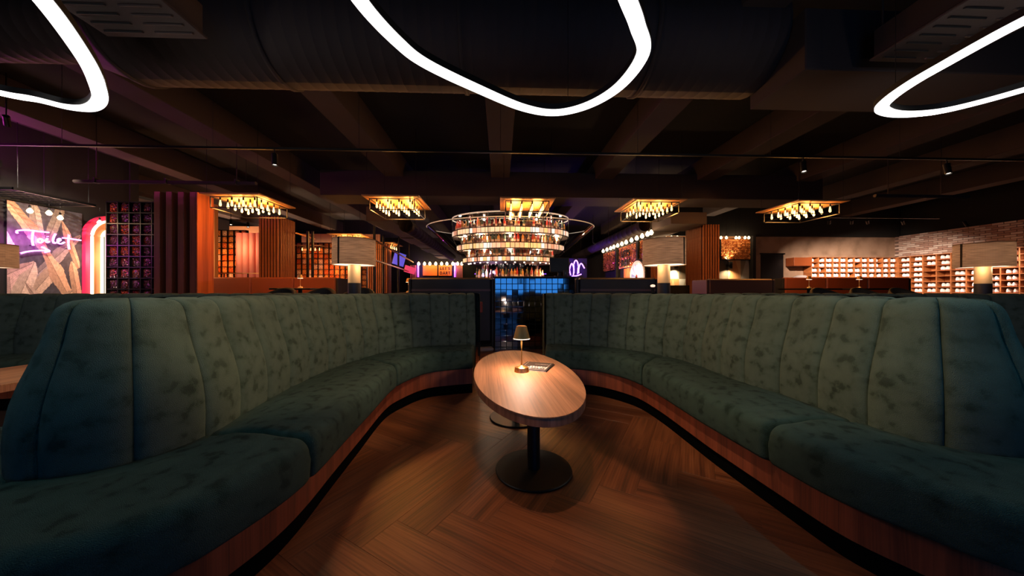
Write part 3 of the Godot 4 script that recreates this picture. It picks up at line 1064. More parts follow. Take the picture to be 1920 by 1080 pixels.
func smooth(pts: Array, per := 6) -> PackedVector3Array:
	var out := PackedVector3Array()
	for i in pts.size() - 1:
		var p1: Vector3 = pts[i]
		var p2: Vector3 = pts[i + 1]
		var p0: Vector3 = pts[i - 1] if i > 0 else p1 * 2.0 - p2
		var p3: Vector3 = pts[i + 2] if i < pts.size() - 2 else p2 * 2.0 - p1
		for k in per: out.append(p1.cubic_interpolate(p2, p0, p3, float(k) / per))
	out.append(pts[-1])
	return out

func toilet_corner() -> void:
	struct("wall_left", box(0.2, 4.7, 13.6), mats.wall_dark, Vector3(LEFT_X - 0.13, 2.3, -1.9))
	struct("wall_left_far", box(0.2, 4.7, 12.2), mats.wall_dark, Vector3(-14.5, 2.3, -14.7))
	struct("wall_left_return", box(4.9, 4.7, 0.2), mats.wall_dark, Vector3(-12.1, 2.3, -8.8))
	# the wallpaper panel on the left wall
	var p0 := hit_x(11, 450, LEFT_X)
	var p1 := hit_x(152, 450, LEFT_X)
	var mur := mat("mural_print", Color(1, 1, 1), 0.75)
	mur.albedo_texture = mural_image()
	var z0 := p0.z
	var z1 := p1.z
	var st := start()
	var d := z0 - z1
	face(st, [Vector3(0.02, 0.9, d / 2), Vector3(0.02, 2.92, d / 2), Vector3(0.02, 2.92, -d / 2), Vector3(0.02, 0.9, -d / 2)], [Vector2(0, 1), Vector2(0, 0), Vector2(1, 0), Vector2(1, 1)])
	var pan := thing("wall_mural", "wallpaper of large tan banana leaves on slate grey behind the neon writing", "mural", Vector3(LEFT_X, 0, (z0 + z1) / 2))
	part("backing", box(0.03, 2.02, d, 0.002), mats.black_matte, pan, Vector3(0.0, 1.91, 0))
	part("printed_face", done(st), mur, pan)
	# neon writing
	var pink := lit("neon_pink", Color(1.0, 0.42, 1.0), 3.0)
	var px := func(q: Array) -> Vector3: return hit_x(q[0] / 5.4, 360.0 + q[1] / 5.4, LEFT_X, 0.09)
	var sign_ := thing("neon_sign", "magenta neon sign reading Toilet with an arrow, on the leaf mural", "neon sign")
	var strokes := [
		[[130, 418], [118, 405], [128, 392], [180, 386], [260, 388], [350, 400], [448, 409]], [[288, 392], [281, 440], [279, 490], [289, 543]],
		[[362, 472], [340, 484], [340, 506], [362, 514], [384, 500], [378, 480], [364, 476], [385, 492], [415, 490]], [[434, 468], [424, 495], [434, 511], [455, 500]], [[436, 448], [438, 453]],
		[[518, 424], [502, 450], [492, 490], [500, 515], [522, 515]], [[534, 505], [566, 488], [560, 472], [540, 485], [545, 515], [575, 524], [610, 508]], [[655, 434], [649, 480], [650, 530], [658, 580]], [[590, 465], [640, 468], [700, 478], [776, 489]],
		[[160, 622], [220, 606], [300, 596], [380, 594], [452, 597]], [[376, 555], [415, 576], [455, 597], [430, 605], [408, 611]]]
	for s in strokes:
		var pts := []
		for q in s: pts.append(px.call(q))
		tube_part("neon_tube", smooth(pts, 5), 0.017, pink, sign_)
	for q in [[290, 540], [657, 575], [160, 622]]:
		var w: Vector3 = px.call(q)
		part("standoff", rod(0.008, 0.09, 6), mats.black_metal, sign_, w, Vector3(0, 0, PI / 2))
	var m: Vector3 = px.call([420, 490])
	omni(sign_, m + Vector3(0.1, 0, 0.15), Color(1.0, 0.3, 0.95), 0.3, 0.12)
	omni(sign_, m + Vector3(0.1, -0.05, 0.5), Color(1.0, 0.3, 0.95), 0.3, 0.12)
	# a second neon strip farther along the wall, out of the frame to the left
	var far_neon := thing("neon_strip", "long magenta neon strip over an added trough high on the left wall, out of frame", "neon light", Vector3(LEFT_X + 0.06, 3.55, -4.9))
	part("shield", box(0.5, 0.03, 2.6), mats.black_metal, far_neon, Vector3(0.2, -0.12, 0))  # added shield, unseen: lets the neon reach only the ceiling
	part("shield_lip", box(0.02, 0.12, 2.6), mats.black_metal, far_neon, Vector3(0.45, -0.07, 0))
	part("tube", rod(0.03, 2.0, 8), pink, far_neon, Vector3(0.05, 0, -1.0), Vector3(PI / 2, 0, 0))
	for k in 2: part("standoff", rod(0.012, 0.1, 6), mats.black_metal, far_neon, Vector3(0.05, 0, -0.9 + 1.8 * k), Vector3(0, 0, PI / 2))
	for k in 2: omni(far_neon, Vector3(0.15, 0.03, -0.6 + 1.2 * k), Color(1.0, 0.3, 0.85), 2.4, 0.06)
	# an added ceiling spotlight brightens the wallpaper
	var from := Vector3(-7.6, 3.9, -5.2)
	var aim := Vector3(LEFT_X, 1.7, -6.9)
	var sp := spot_head("track_spotlight", "black spotlight added under the beams to brighten the leaf mural", from, aim, 0.15)
	part("drop_rod", rod(0.008, 0.6, 6), mats.black_metal, sp)
	spot(sp, from + Vector3(0, -0.08, 0) + (aim - from).normalized() * 0.17, aim, Color(1.0, 0.92, 0.84), 17.0, 36.0, 0.04, 0.7)
	# the arch with its tubes
	var arch := thing("neon_arch", "pink arched doorway frame outlined by warm neon tubes beside the mural", "arch")
	var lampm := lit("neon_warm", Color(1.0, 0.88, 0.68), 2.6)
	var pinkp := mat("pink_panel", Color(0.95, 0.2, 0.4), 0.6)
	var tan_ := mat("arch_tan", Color(0.78, 0.56, 0.4), 0.6)
	var zc := hit_x(207, 450, LEFT_X).z
	for k in 3:
		var r: float = [zc - hit_x(152, 450, LEFT_X).z, zc - hit_x(167, 450, LEFT_X).z, zc - hit_x(188, 450, LEFT_X).z][k]
		r = absf(r)
		var top: float = [2.98, 2.84, 2.72][k]
		var o := PackedVector3Array()
		var inner := PackedVector3Array()
		var band: float = [0.1, 0.17, 0.07][k]
		o.append(Vector3(LEFT_X, 0.0, zc + r))
		inner.append(Vector3(LEFT_X, 0.0, zc + r - band))
		for a in 25:
			var t := PI * a / 24.0
			o.append(Vector3(LEFT_X, top - r + r * sin(t), zc + r * cos(t)))
			inner.append(Vector3(LEFT_X, top - r + (r - band) * sin(t), zc + (r - band) * cos(t)))
		o.append(Vector3(LEFT_X, 0.0, zc - r))
		inner.append(Vector3(LEFT_X, 0.0, zc - r + band))
		var out: float = [0.1, 0.07, 0.04][k]
		var e := start()
		var off := Vector3(out, 0, 0)
		var oa := PackedVector3Array()
		var ia := PackedVector3Array()
		for i in o.size():
			oa.append(o[i] + off)
			ia.append(inner[i] + off)
		add_grid(e, [o, oa], 1)
		add_grid(e, [oa, ia], 2)
		add_grid(e, [ia, inner], 3)
		part("arch_band", done(e), pinkp if k == 0 else tan_, arch)
		var tb := PackedVector3Array()
		for v in ia: tb.append(v + Vector3(0.02, -0.02, 0))
		tube_part("neon_tube", tb, 0.028, lampm, arch)
	part("back_panel", box(0.04, 2.5, 0.7), tan_, arch, Vector3(LEFT_X + 0.02, 1.25, zc))
	omni(arch, Vector3(LEFT_X + 0.35, 1.9, zc + 0.5), Color(1.0, 0.72, 0.55), 0.4, 0.1)
	# wire canopy with bulbs hung from it
	var can := thing("wire_canopy", "black wire mesh canopy hung over the neon sign", "canopy", Vector3(-9.2, 2.98, -6.62))
	for k in 10: part("wire", box(0.95, 0.012, 0.012), mats.black_metal, can, Vector3(0, 0, -0.55 + k * 1.1 / 9.0))
	for k in 9: part("wire", box(0.012, 0.012, 1.1), mats.black_metal, can, Vector3(-0.475 + k * 0.95 / 8.0, 0.01, 0))
	var fr := start()
	for e in [-1.0, 1.0]:
		add_box(fr, Vector3(1.0, 0.05, 0.03), Vector3(0, 0, e * 0.57))
		add_box(fr, Vector3(0.03, 0.05, 1.17), Vector3(e * 0.49, 0, 0))
	part("frame", done(fr), mats.black_metal, can)
	for k in 4: part("hanger_wire", rod(0.005, 1.5, 5), mats.black_metal, can, Vector3(-0.45 + 0.9 * (k % 2), 0.02, -0.5 + (k / 2)))
	var names := ["leftmost", "second from the left", "third from the left", "rightmost, before the arch"]
	var i := 0
	for q in [[56.0, 396.0, 6.3], [92.0, 400.0, 6.45], [113.0, 409.0, 6.7], [187.0, 418.0, 7.1]]:
		var w := at(q[0], q[1], q[2])
		hanging_bulb("warm round bulb hanging under the wire canopy, %s" % names[i], w, 2.99 - w.y, "bulbs under the wire canopy", 0.22)
		i += 1

func hanging_bulb(label: String, where: Vector3, drop: float, group: String, energy := 0.0, r := 0.045) -> Node3D:
	var t := thing("pendant_bulb", label, "light bulb", where, 0.0, group)
	if drop < 0.0: drop = 4.505 - where.y
	part("glass", lathe([[0.0, -r], [r * 0.6, -r * 0.8], [r, 0.0], [r * 0.75, r * 0.7], [r * 0.35, r * 1.3], [0.012, r * 1.5]], 12), lit("round_bulb", Color(1.0, 0.88, 0.68), 2.6), t)
	part("socket", lathe([[0.016, r * 1.4], [0.016, r * 1.4 + 0.05], [0.0, r * 1.4 + 0.055]], 8), mats.black_metal, t)
	part("cord", rod(0.003, maxf(drop - r * 1.4 - 0.05, 0.02), 5), mats.black_metal, t, Vector3(0, r * 1.4 + 0.05, 0))
	if energy > 0.0: omni(t, Vector3(0, 0, 0), Color(1.0, 0.82, 0.6), energy, 0.03)
	return t

func glass_wall(label: String, origin: Vector3, turn: float, cols: int, rows: int, s: float, tones: Array) -> Node3D:
	# glass blocks in a black grid; origin is the lower left corner of the face
	var t := thing("glass_block_wall", label, "glass wall", origin, turn)
	var w := 0.02
	var st := start()
	for i in cols + 1: add_box(st, Vector3(w, rows * s + w, 0.12), Vector3(i * s, rows * s / 2.0, 0))
	for j in rows + 1: add_box(st, Vector3(cols * s, w, 0.118), Vector3(cols * s / 2.0, j * s, 0))
	part("grid_frame", done(st), mats.black_metal, t)
	var g := lathe_block(s - w)
	for i in cols:
		for j in rows:
			part("glass_block", g, tones[rng.randi_range(0, tones.size() - 1)], t, Vector3((i + 0.5) * s, (j + 0.5) * s, 0), Vector3(0, 0, PI / 2 * rng.randi_range(0, 3)))
	return t

func lathe_block(s: float) -> ArrayMesh:
	# a pressed glass block: a pillow with rippled faces
	var key := "pillow %.3f" % s
	if shapes.has(key): return shapes[key]
	var st := start()
	for side in [-1.0, 1.0]:
		var rows := []
		for i in 6:
			var r := PackedVector3Array()
			for j in 6:
				var u := i / 5.0 - 0.5
				var v := j / 5.0 - 0.5
				var z: float = 0.045 * side * (1.0 - pow(2.0 * absf(u), 4)) * (1.0 - pow(2.0 * absf(v), 4)) + side * 0.012 * sin(i * 2.3 + j * 1.1) * (1.0 if absf(u) < 0.45 and absf(v) < 0.45 else 0.0)
				r.append(Vector3(u * s, v * s, z))
			rows.append(r)
		add_grid(st, rows, 1 if side > 0 else 2, side < 0)
	shapes[key] = done(st)
	return shapes[key]

func amber(key: String, col: Color, back: float) -> StandardMaterial3D:
	if mats.has(key): return mats[key]
	var m := mat(key, col, 0.12)
	m.backlight_enabled = true
	m.backlight = Color(back, back, back)
	m.heightmap_enabled = true
	m.heightmap_texture = mats.ripple
	m.heightmap_scale = 6.0
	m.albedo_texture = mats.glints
	m.uv1_scale = Vector3(2.2, 2.2, 1)
	m.metallic_specular = 0.9
	return m

func slat_column(label: String, front_mid: Vector3, w: float, d: float, h: float, turn := 0.0) -> void:
	# a square column clad in upright timber slats
	var t := thing("slatted_column", label, "column", front_mid, turn)
	part("core", box(w - 0.06, h, d - 0.06), mat("core_brown", Color(0.2, 0.09, 0.05), 0.8), t, Vector3(0, h / 2, -d / 2))
	var n := int(w / 0.075)
	var m: Material = mats.slat_wood
	for i in n:
		part("slat", box(0.045, h, 0.04, 0.004), m, t, Vector3(-w / 2 + (i + 0.5) * w / n, h / 2, -0.02))
		part("slat", box(0.045, h, 0.04, 0.004), m, t, Vector3(-w / 2 + (i + 0.5) * w / n, h / 2, -d + 0.02))
	n = int(d / 0.075)
	for i in range(1, n - 1):
		for e in [-1.0, 1.0]:
			part("slat", box(0.04, h, 0.045, 0.004), m, t, Vector3(e * (w / 2 - 0.02), h / 2, -(i + 0.5) * d / n))

func booth(label: String, a: Vector3, b: Vector3, h0: float, h1: float, m: Material, endm: Material, group := "", strip: Material = null) -> Node3D:
	# a straight booth bench seen from behind: a padded back from a to b, with seat on the far side and end boards
	var mid := (a + b) / 2
	var len_ := a.distance_to(b)
	var t := thing("booth_bench", label, "booth", Vector3(mid.x, h0, mid.z), -atan2(b.z - a.z, b.x - a.x), group)
	var h := h1 - h0
	var n := maxi(1, roundi(len_ / 1.1))
	for i in n:
		part("back_panel", box(len_ / n - 0.006, h - 0.12, 0.14, 0.03), m, t, Vector3(-len_ / 2 + (i + 0.5) * len_ / n, h / 2 + 0.06, 0))
	part("seat_cushion", box(len_, 0.16, 0.5, 0.04), m, t, Vector3(0, 0.38, -0.32))
	part("base", box(len_ - 0.02, 0.3, 0.5), mats.black_matte, t, Vector3(0, 0.15, -0.3))
	for e in [-1.0, 1.0]:
		part("end_board", box(0.05, h - 0.02, 0.62, 0.01), endm, t, Vector3(e * (len_ / 2 + 0.025), (h - 0.02) / 2, -0.25))
	if strip: part("trim_strip", box(len_ - 0.04, 0.045, 0.02, 0.004), strip, t, Vector3(0, h - 0.25, 0.078))
	return t

func pedestal_table(label: String, where: Vector3, size: Vector2) -> Node3D:
	var t := thing("bistro_table", label, "table", where)
	part("table_top", box(size.x, 0.035, size.y, 0.008), mats.black_metal, t, Vector3(0, 0.735, 0))
	part("pedestal", rod(0.04, 0.72, 12), mats.black_metal, t)
	part("base_disc", lathe([[0.0, 0.0], [0.24, 0.0], [0.24, 0.012], [0.24, 0.012], [0.0, 0.02]], 24), mats.black_metal, t)
	return t

func tub_chair(label: String, where: Vector3, turn: float, group: String) -> Node3D:
	# a dark armchair with a curved back
	var t := thing("tub_chair", label, "chair", where, turn, group)
	var rows := []
	for i in 15:
		var a := PI * (0.02 + 0.96 * i / 14.0)
		var h := 0.62 + 0.16 * pow(sin(a), 1.5)
		var r := PackedVector3Array()
		for q in [[0.25, 0.3], [0.3, 0.32], [0.33, h - 0.05], [0.315, h], [0.285, h], [0.27, h - 0.05], [0.24, 0.4]]:
			r.append(Vector3(q[0] * cos(a), q[1], q[0] * sin(a)))
		rows.append(r)
	var st := start()
	add_grid(st, rows, 1)
	part("backrest", done(st), mats.chair_black, t)
	part("seat", lathe([[0.0, 0.36], [0.23, 0.36], [0.25, 0.38], [0.25, 0.42], [0.22, 0.45], [0.0, 0.46]], 20), mats.chair_black, t)
	for k in 4: part("leg", lathe([[0.01, 0.0], [0.016, 0.37]], 8), mats.black_metal, t, Vector3(0.17 * (1 if k % 2 else -1), 0, 0.17 * (1 if k / 2 else -1)))
	return t

func left_side() -> void:
	mats["ripple"] = noise_tex(noise(91, 0.035, 3), 256)
	mats["glints"] = noise_tex(noise(93, 0.04, 3), 256, ramp([0.0, 0.35, 0.55, 0.7, 1.0], [Color(0.1, 0.07, 0.06), Color(0.3, 0.22, 0.2), Color(0.7, 0.6, 0.55), Color(1, 0.95, 0.9), Color(1, 1, 1)]))  # glints painted into the glass colour by noise
	mat("chair_black", Color(0.06, 0.06, 0.07), 0.7)
	mat("tan_leather", Color(0.52, 0.25, 0.11), 0.5)
	mat("brown_leather", Color(0.27, 0.16, 0.14), 0.55)
	mat("navy_leather", Color(0.1, 0.1, 0.14), 0.55)
	mat("mauve_trim", Color(0.35, 0.24, 0.27), 0.5)
	# raised floor under the booths behind the banquettes
	struct("floor_platform", box(10.0, 0.45, 11.5), mats.subfloor, Vector3(-7.4, 0.225, -11.0))
	var tones := [amber("amber_glass", Color(0.62, 0.24, 0.1), 0.5), amber("rust_glass", Color(0.42, 0.13, 0.07), 0.4), amber("brown_glass", Color(0.3, 0.12, 0.07), 0.3)]
	var s := 0.245
	var z := -7.55
	var x0 := hit_z(205, 450, z).x
	glass_wall("tall wall of dark amber glass blocks in a black grid right of the neon arch", Vector3(x0, 0.45, z), 0.0, 5, 11, s, tones)
	var back := struct("wall_glow", box(1.4, 3.0, 0.1), mat("warm_plaster", Color(0.7, 0.5, 0.35), 0.9), Vector3(x0 + 0.7, 1.9, z - 1.1))
	omni(back, Vector3(0.1, 0.2, 0.5), Color(1.0, 0.74, 0.5), 1.0, 0.1)
	# the upright fins with their solid end
	var zf := -7.1
	var xa := hit_z(288, 450, zf).x
	var xb := hit_z(367, 450, zf).x
	var t := thing("fin_screen", "screen of four upright brown timber fins with an orange-lit side", "screen", Vector3(xa, 0.45, zf))
	var w := xb - xa
	var finw: Material = wood("fin_wood", mats.slat_wood.albedo_texture, Color(0.85, 0.68, 0.64), 0.6, Vector3(0.3, 1.2, 1))
	for k in 4:
		part("fin", box(0.13, 2.82, 0.3, 0.006), finw, t, Vector3(0.065 + k * (w - 0.13) / 3.0 - (0.0), 1.41, -0.15))
	part("back_board", box(w, 2.8, 0.03), mats.core_brown if mats.has("core_brown") else mat("core_brown", Color(0.2, 0.09, 0.05), 0.8), t, Vector3(w / 2, 1.41, -0.32))
	part("side_board", box(0.03, 2.82, 0.4, 0.004), wood("side_wood", mats.slat_wood.albedo_texture, Color(1.0, 0.74, 0.5), 0.5, Vector3(0.3, 1.0, 1)), t, Vector3(w + 0.016, 1.41, -0.2))
	# slatted columns
	var zp := -9.4
	var a := hit_z(484, 450, zp)
	var b := hit_z(523, 450, zp)
	slat_column("square column clad in upright orange timber slats, left of the left drum lamp", Vector3((a.x + b.x) / 2, 0.45, zp), b.x - a.x, 0.75, 2.83)
	# lit glass blocks farther back
	mats["glints_pale"] = noise_tex(noise(95, 0.04, 3), 256, ramp([0.0, 0.35, 0.6, 1.0], [Color(0.45, 0.3, 0.22), Color(0.75, 0.62, 0.52), Color(1, 0.97, 0.93), Color(1, 1, 1)]))  # paler painted glints for the far glass
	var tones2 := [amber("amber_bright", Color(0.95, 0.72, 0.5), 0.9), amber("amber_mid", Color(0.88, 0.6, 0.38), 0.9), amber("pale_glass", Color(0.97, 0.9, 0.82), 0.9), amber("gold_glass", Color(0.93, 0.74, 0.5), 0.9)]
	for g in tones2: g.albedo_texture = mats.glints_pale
	z = -12.2
	x0 = hit_z(393, 450, z).x
	glass_wall("glowing amber glass block wall between the fin screen and the left column", Vector3(x0, 0.45, z), 0.0, 6, 13, 0.225, tones2)
	back = struct("wall_glow_2", box(1.35, 3.4, 0.1), mats.warm_plaster, Vector3(x0 + 0.68, 2.0, z - 0.9))
	omni(back, Vector3(0.0, 0.3, 0.45), Color(1.0, 0.84, 0.7), 8.0, 0.1)
	omni(back, Vector3(0.2, -0.8, 0.45), Color(1.0, 0.8, 0.62), 5.0, 0.1)
	var cx := hit_z(468, 470, z + 0.45)
	var cl := thing("fluted_panel", "row of pink rounded upright columns beyond the left slatted column", "panel", Vector3(cx.x, 0.45, z + 0.45))
	for k in 4: part("half_column", rod(0.11, 2.75, 14), mat("rose_paint", Color(0.85, 0.52, 0.42), 0.7), cl, Vector3(-0.34 + k * 0.23, 0, 0))
	omni(cl, Vector3(-0.1, 2.2, 0.6), Color(1.0, 0.78, 0.6), 0.9, 0.05)
	var cnt := thing("glass_counter", "glass-topped counter with lit violet and amber shapes behind the left booths", "counter", hit_z(440, 520, -11.2) * Vector3(1, 0, 1) + Vector3(0, 0.45, 0))
	part("body", box(2.4, 0.72, 0.6, 0.01), mats.navy_leather, cnt, Vector3(0.2, 0.36, 0))
	part("rail", box(2.5, 0.03, 0.03), mats.brass, cnt, Vector3(0.2, 1.28, 0.2))
	for k in 4: part("rail_post", box(0.025, 0.56, 0.025), mats.black_metal, cnt, Vector3(-0.95 + k * 0.77, 1.0, 0.2))
	for k in 7:
		part("lit_bottle", lathe([[0.0, 0.0], [0.05, 0.0], [0.05, 0.2], [0.02, 0.28], [0.02, 0.34], [0.0, 0.34]], 10), [lit("violet_lamp", Color(0.4, 0.2, 1.0), 1.2), lit("amber_lamp", Color(1.0, 0.55, 0.2), 1.0), lit("white_lamp", Color(1.0, 0.85, 0.8), 0.9)][k % 3], cnt, Vector3(-0.7 + k * 0.26, 0.72, 0.05 * (k % 2)))
	# second lit glass block wall, right of the column
	z = -14.4
	x0 = hit_z(556, 450, z).x
	glass_wall("amber glass block wall under the far chandelier, right of the left slatted column", Vector3(x0, 0.2, z), 0.0, 13, 13, 0.235, tones2)
	back = struct("wall_glow_3", box(3.6, 3.6, 0.1), mats.warm_plaster, Vector3(x0 + 1.5, 2.0, z - 0.9))
	omni(back, Vector3(0.2, 0.0, 0.45), Color(1.0, 0.82, 0.62), 5.0, 0.1)
	omni(back, Vector3(-0.7, -0.5, 0.45), Color(1.0, 0.9, 0.85), 5.0, 0.1)
	var p := hit_z(708, 500, -13.2)
	slat_column("far column clad in upright orange timber slats, right of the left drum lamp", Vector3(p.x, 0.0, -13.2), 0.8, 0.5, 3.1)
	# booths with tan leather, tables, chairs before them
	var l0 := c((395.0 - 960) * 8.2 / FOCAL, 8.2)
	var l1 := c((632.0 - 960) * 8.2 / FOCAL, 8.2)
	booth("long tan leather booth bench behind the left banquette", l0, l1, 0.45, 1.49, mats.tan_leather, mats.chair_black)
	for q in [[563.0, 6.7, "beside the left tan booth"]]:
		var w2 := c((q[0] - 960.0) * q[1] / FOCAL, q[1], 0.45)
		pedestal_table("small black square table with a lit lamp, beside the left tan booth", w2, Vector2(0.8, 0.7))
		table_lamp("small lit table lamp on the black table beside the left tan booth", w2 + Vector3(0, 0.7525, 0), 0.8, 0.05)
	var nm := ["left one before the tan booth", "right one before the tan booth"]
	for k in 2:
		var xx: float = [517.0, 593.0][k]
		tub_chair("black tub chair just showing over the left banquette, %s" % nm[k], c((xx - 960.0) * 5.8 / FOCAL, 5.8, 0.43), PI * -1.0, "black tub chairs")
	tub_chair("black tub chair just left of the left drum lamp's post", c((667.0 - 960.0) * 5.6 / FOCAL, 5.6, 0.43), -PI, "black tub chairs")

const RIGHT_X := 15.6
const BACK_Z := -12.1

func shoe_proto() -> Node3D:
	# a low white shoe seen heel-on or toe-on: upper with an opening and tongue, and a sole
	var t := thing("bowling_shoe", "", "shoe")
	var rows := []
	for i in 9:
		var u := i / 8.0
		var half := 0.04 + 0.012 * sin(PI * pow(u, 1.3)) - 0.012 * pow(absf(2 * u - 1), 6)
		var hh := lerpf(0.135, 0.06, smoothstep(0.2, 0.85, u)) * (1.0 - 0.35 * pow(maxf(0.0, u - 0.8) / 0.2, 2))
		if i == 0 or i == 8:
			half *= 0.55
			hh *= 0.85
		var r := PackedVector3Array()
		for a in 9:
			var g := PI * a / 8.0
			r.append(Vector3(half * cos(g) * (1.0 if a in [0, 8] else 1.05), 0.02 + (hh - 0.02) * pow(sin(g), 0.75), (u - 0.5) * 0.27))
		rows.append(r)
	var st := start()
	add_grid(st, rows, 1)
	face(st, Array(rows[0]))
	face(st, Array(rows[8]))
	part("upper", done(st), mat("shoe_white", Color(0.93, 0.87, 0.86), 0.5), t)
	var o := PackedVector2Array()
	for i in 9:
		var u := i / 8.0
		o.append(Vector2(0.037 + 0.013 * sin(PI * pow(u, 1.3)) - 0.02 * pow(absf(2 * u - 1), 6), (u - 0.5) * 0.28))
	for i in range(8, -1, -1): o.append(Vector2(-o[i].x, o[i].y))
	part("sole", prism(o, 0.0, 0.022), mat("sole_red", Color(0.55, 0.2, 0.14), 0.7), t)
	return t

func shoe_rack(label: String, origin: Vector3, turn: float, cols: int, rows: int, cw: float, ch: float) -> Node3D:
	# pigeon-hole rack; origin is the lower left front corner, columns along its own x
	var t := thing("shoe_rack", label, "rack", origin, turn)
	var d := 0.32
	var m: Material = mats.rack_wood
	part("back_board", box(cols * cw, rows * ch, 0.02), m, t, Vector3(cols * cw / 2, rows * ch / 2, -d))
	for i in cols + 1: part("upright", box(0.03, rows * ch + 0.03, d, 0.003), m, t, Vector3(i * cw, rows * ch / 2, -d / 2))
	for j in rows + 1: part("shelf", box(cols * cw, 0.022, d, 0.003), m, t, Vector3(cols * cw / 2, j * ch, -d / 2))
	return t

func right_side() -> void:
	# ---- walls
	var plaster := mat("plaster", Color(0.62, 0.51, 0.43), 0.9)
	plaster.albedo_texture = noise_tex(noise(61, 0.01, 4), 256, ramp([0.0, 0.5, 1.0], [Color(0.8, 0.78, 0.76), Color(0.95, 0.93, 0.92), Color(1, 1, 1)]))
	plaster.uv1_triplanar = true
	plaster.uv1_scale = Vector3(0.5, 0.5, 0.5)
	var bx := hit_z(1410, 450, BACK_Z).x
	var wl := RIGHT_X - bx
	struct("wall_back_right", box(wl, 3.25, 0.2), plaster, Vector3(bx + wl / 2, 1.625, BACK_Z - 0.1))
	struct("wall_back_right_upper", box(RIGHT_X - 6.3, 1.3, 0.3), mats.wall_dark, Vector3((RIGHT_X + 6.3) / 2, 3.9, BACK_Z + 0.0))
	struct("wall_right", box(0.2, 4.7, 26), mats.wall_dark, Vector3(RIGHT_X + 0.16, 2.3, -8))
	struct("floor_platform_right", box(11.9, 0.45, 7.2), mats.subfloor, Vector3(RIGHT_X - 5.95, 0.225, -8.6 - 0.1))
	# dark hatch in the plaster wall with its sill
	var h0 := hit_z(1426, 484, BACK_Z)
	var h1 := hit_z(1468, 520, BACK_Z)
	var hatch := thing("serving_hatch", "dark serving hatch in the beige plaster wall", "hatch", Vector3((h0.x + h1.x) / 2, h1.y, BACK_Z))
	part("opening", box(h1.x - h0.x, h0.y - h1.y + 0.3, 0.04), mat("hatch_shade", Color(0.02, 0.02, 0.03), 0.4), hatch, Vector3(0, (h0.y - h1.y) / 2, 0))  # dark panel painted in place of the shaded opening
	part("frame", box(h1.x - h0.x + 0.08, 0.04, 0.08), mats.black_metal, hatch, Vector3(0, h0.y - h1.y + 0.17, 0.02))
	part("sill", box(h1.x - h0.x + 0.1, 0.04, 0.3), mats.brown_leather, hatch, Vector3(0, -0.16, 0.12))
	# grey covered shape and bunker by the rack
	var gp := hit_z(1502, 515, BACK_Z + 0.75)
	single("bean_bag", lathe([[0.0, 0.0], [0.3, 0.02], [0.36, 0.18], [0.34, 0.4], [0.26, 0.58], [0.12, 0.66], [0.0, 0.67]], 20), mat("grey_cloth", Color(0.6, 0.56, 0.56), 0.8), "grey rounded covered shape left of the back shoe rack", "cover", Vector3(gp.x, 1.05, gp.z))
	single("side_cabinet", box(0.9, 0.6, 0.5, 0.01), mats.tan_leather, "low brown cabinet standing under the grey covered shape", "cabinet", Vector3(gp.x, 0.75, gp.z))
	# ---- bricks: a wall of whitewashed brick over the racks, each brick a piece of its own
	var wr := get_node("wall_right")
	var mortar := mat("mortar", Color(0.42, 0.34, 0.31), 0.95)
	var zA := BACK_Z
	var zB := -8.9
	var y0 := 2.44
	var y1 := 3.25
	struct("wall_right_brick_bed", box(0.06, y1 - 0.4, zB - zA), mortar, Vector3(RIGHT_X + 0.03, (y1 + 0.4) / 2, (zA + zB) / 2))
	var bed := get_node("wall_right_brick_bed")
	var bl := 0.25
	var bh := 0.07
	var bms := []
	for k in 3: bms.append(box(0.05 + 0.006 * k, bh - 0.012, bl - 0.012, 0.005))
	var btones := [mat("brick_pale", Color(0.68, 0.57, 0.52), 0.9), mat("brick_rose", Color(0.6, 0.47, 0.42), 0.9), mat("brick_grey", Color(0.74, 0.66, 0.62), 0.9)]
	var j := 0
	var y := y0
	var count := 0
	while y < y1 - 0.04:
		var zz := zA + (0.0 if j % 2 else bl / 2)
		while zz < zB and count < 300:
			part("brick", bms[rng.randi_range(0, 2)], btones[rng.randi_range(0, 2)], bed, Vector3(-0.035, y + bh / 2 - (y1 + 0.4) / 2, zz + bl / 2 - (zA + zB) / 2))
			zz += bl
			count += 1
		y += bh
		j += 1
	# ---- shoe racks
	var rw := mat("rack_dark", Color(0.3, 0.16, 0.1), 0.8)
	var r0 := hit_z(1522, 500, BACK_Z + 0.34)
	var cw := (RIGHT_X - 0.36 - r0.x) / 12.0
	var ch := 0.192
	var rack_top := 2.42
	shoe_rack("long pigeon-hole rack of white shoes along the beige back wall", Vector3(r0.x, rack_top - 7 * ch, BACK_Z + 0.34), 0.0, 12, 7, cw, ch)
	single("end_cabinet", box(0.7, 0.32, 0.36, 0.006), mats.tan_leather, "small closed brown cabinet at the left end of the back shoe rack", "cabinet", Vector3(r0.x - 0.37, rack_top - 0.17, BACK_Z + 0.19))
	var cw2 := 0.36
	var ncol := 11
	shoe_rack("tall pigeon-hole rack of white shoes under the brick wall", Vector3(RIGHT_X - 0.36, rack_top - 9 * ch, BACK_Z + 0.36), -PI / 2, ncol, 9, cw2, ch)
	var proto := shoe_proto()
	var first := true
	var rown := ["top", "second", "third", "fourth", "fifth", "sixth", "seventh", "eighth", "ninth"]
	var empty := [[2, 2], [2, 3], [2, 4], [3, 3], [3, 4], [6, 3]]
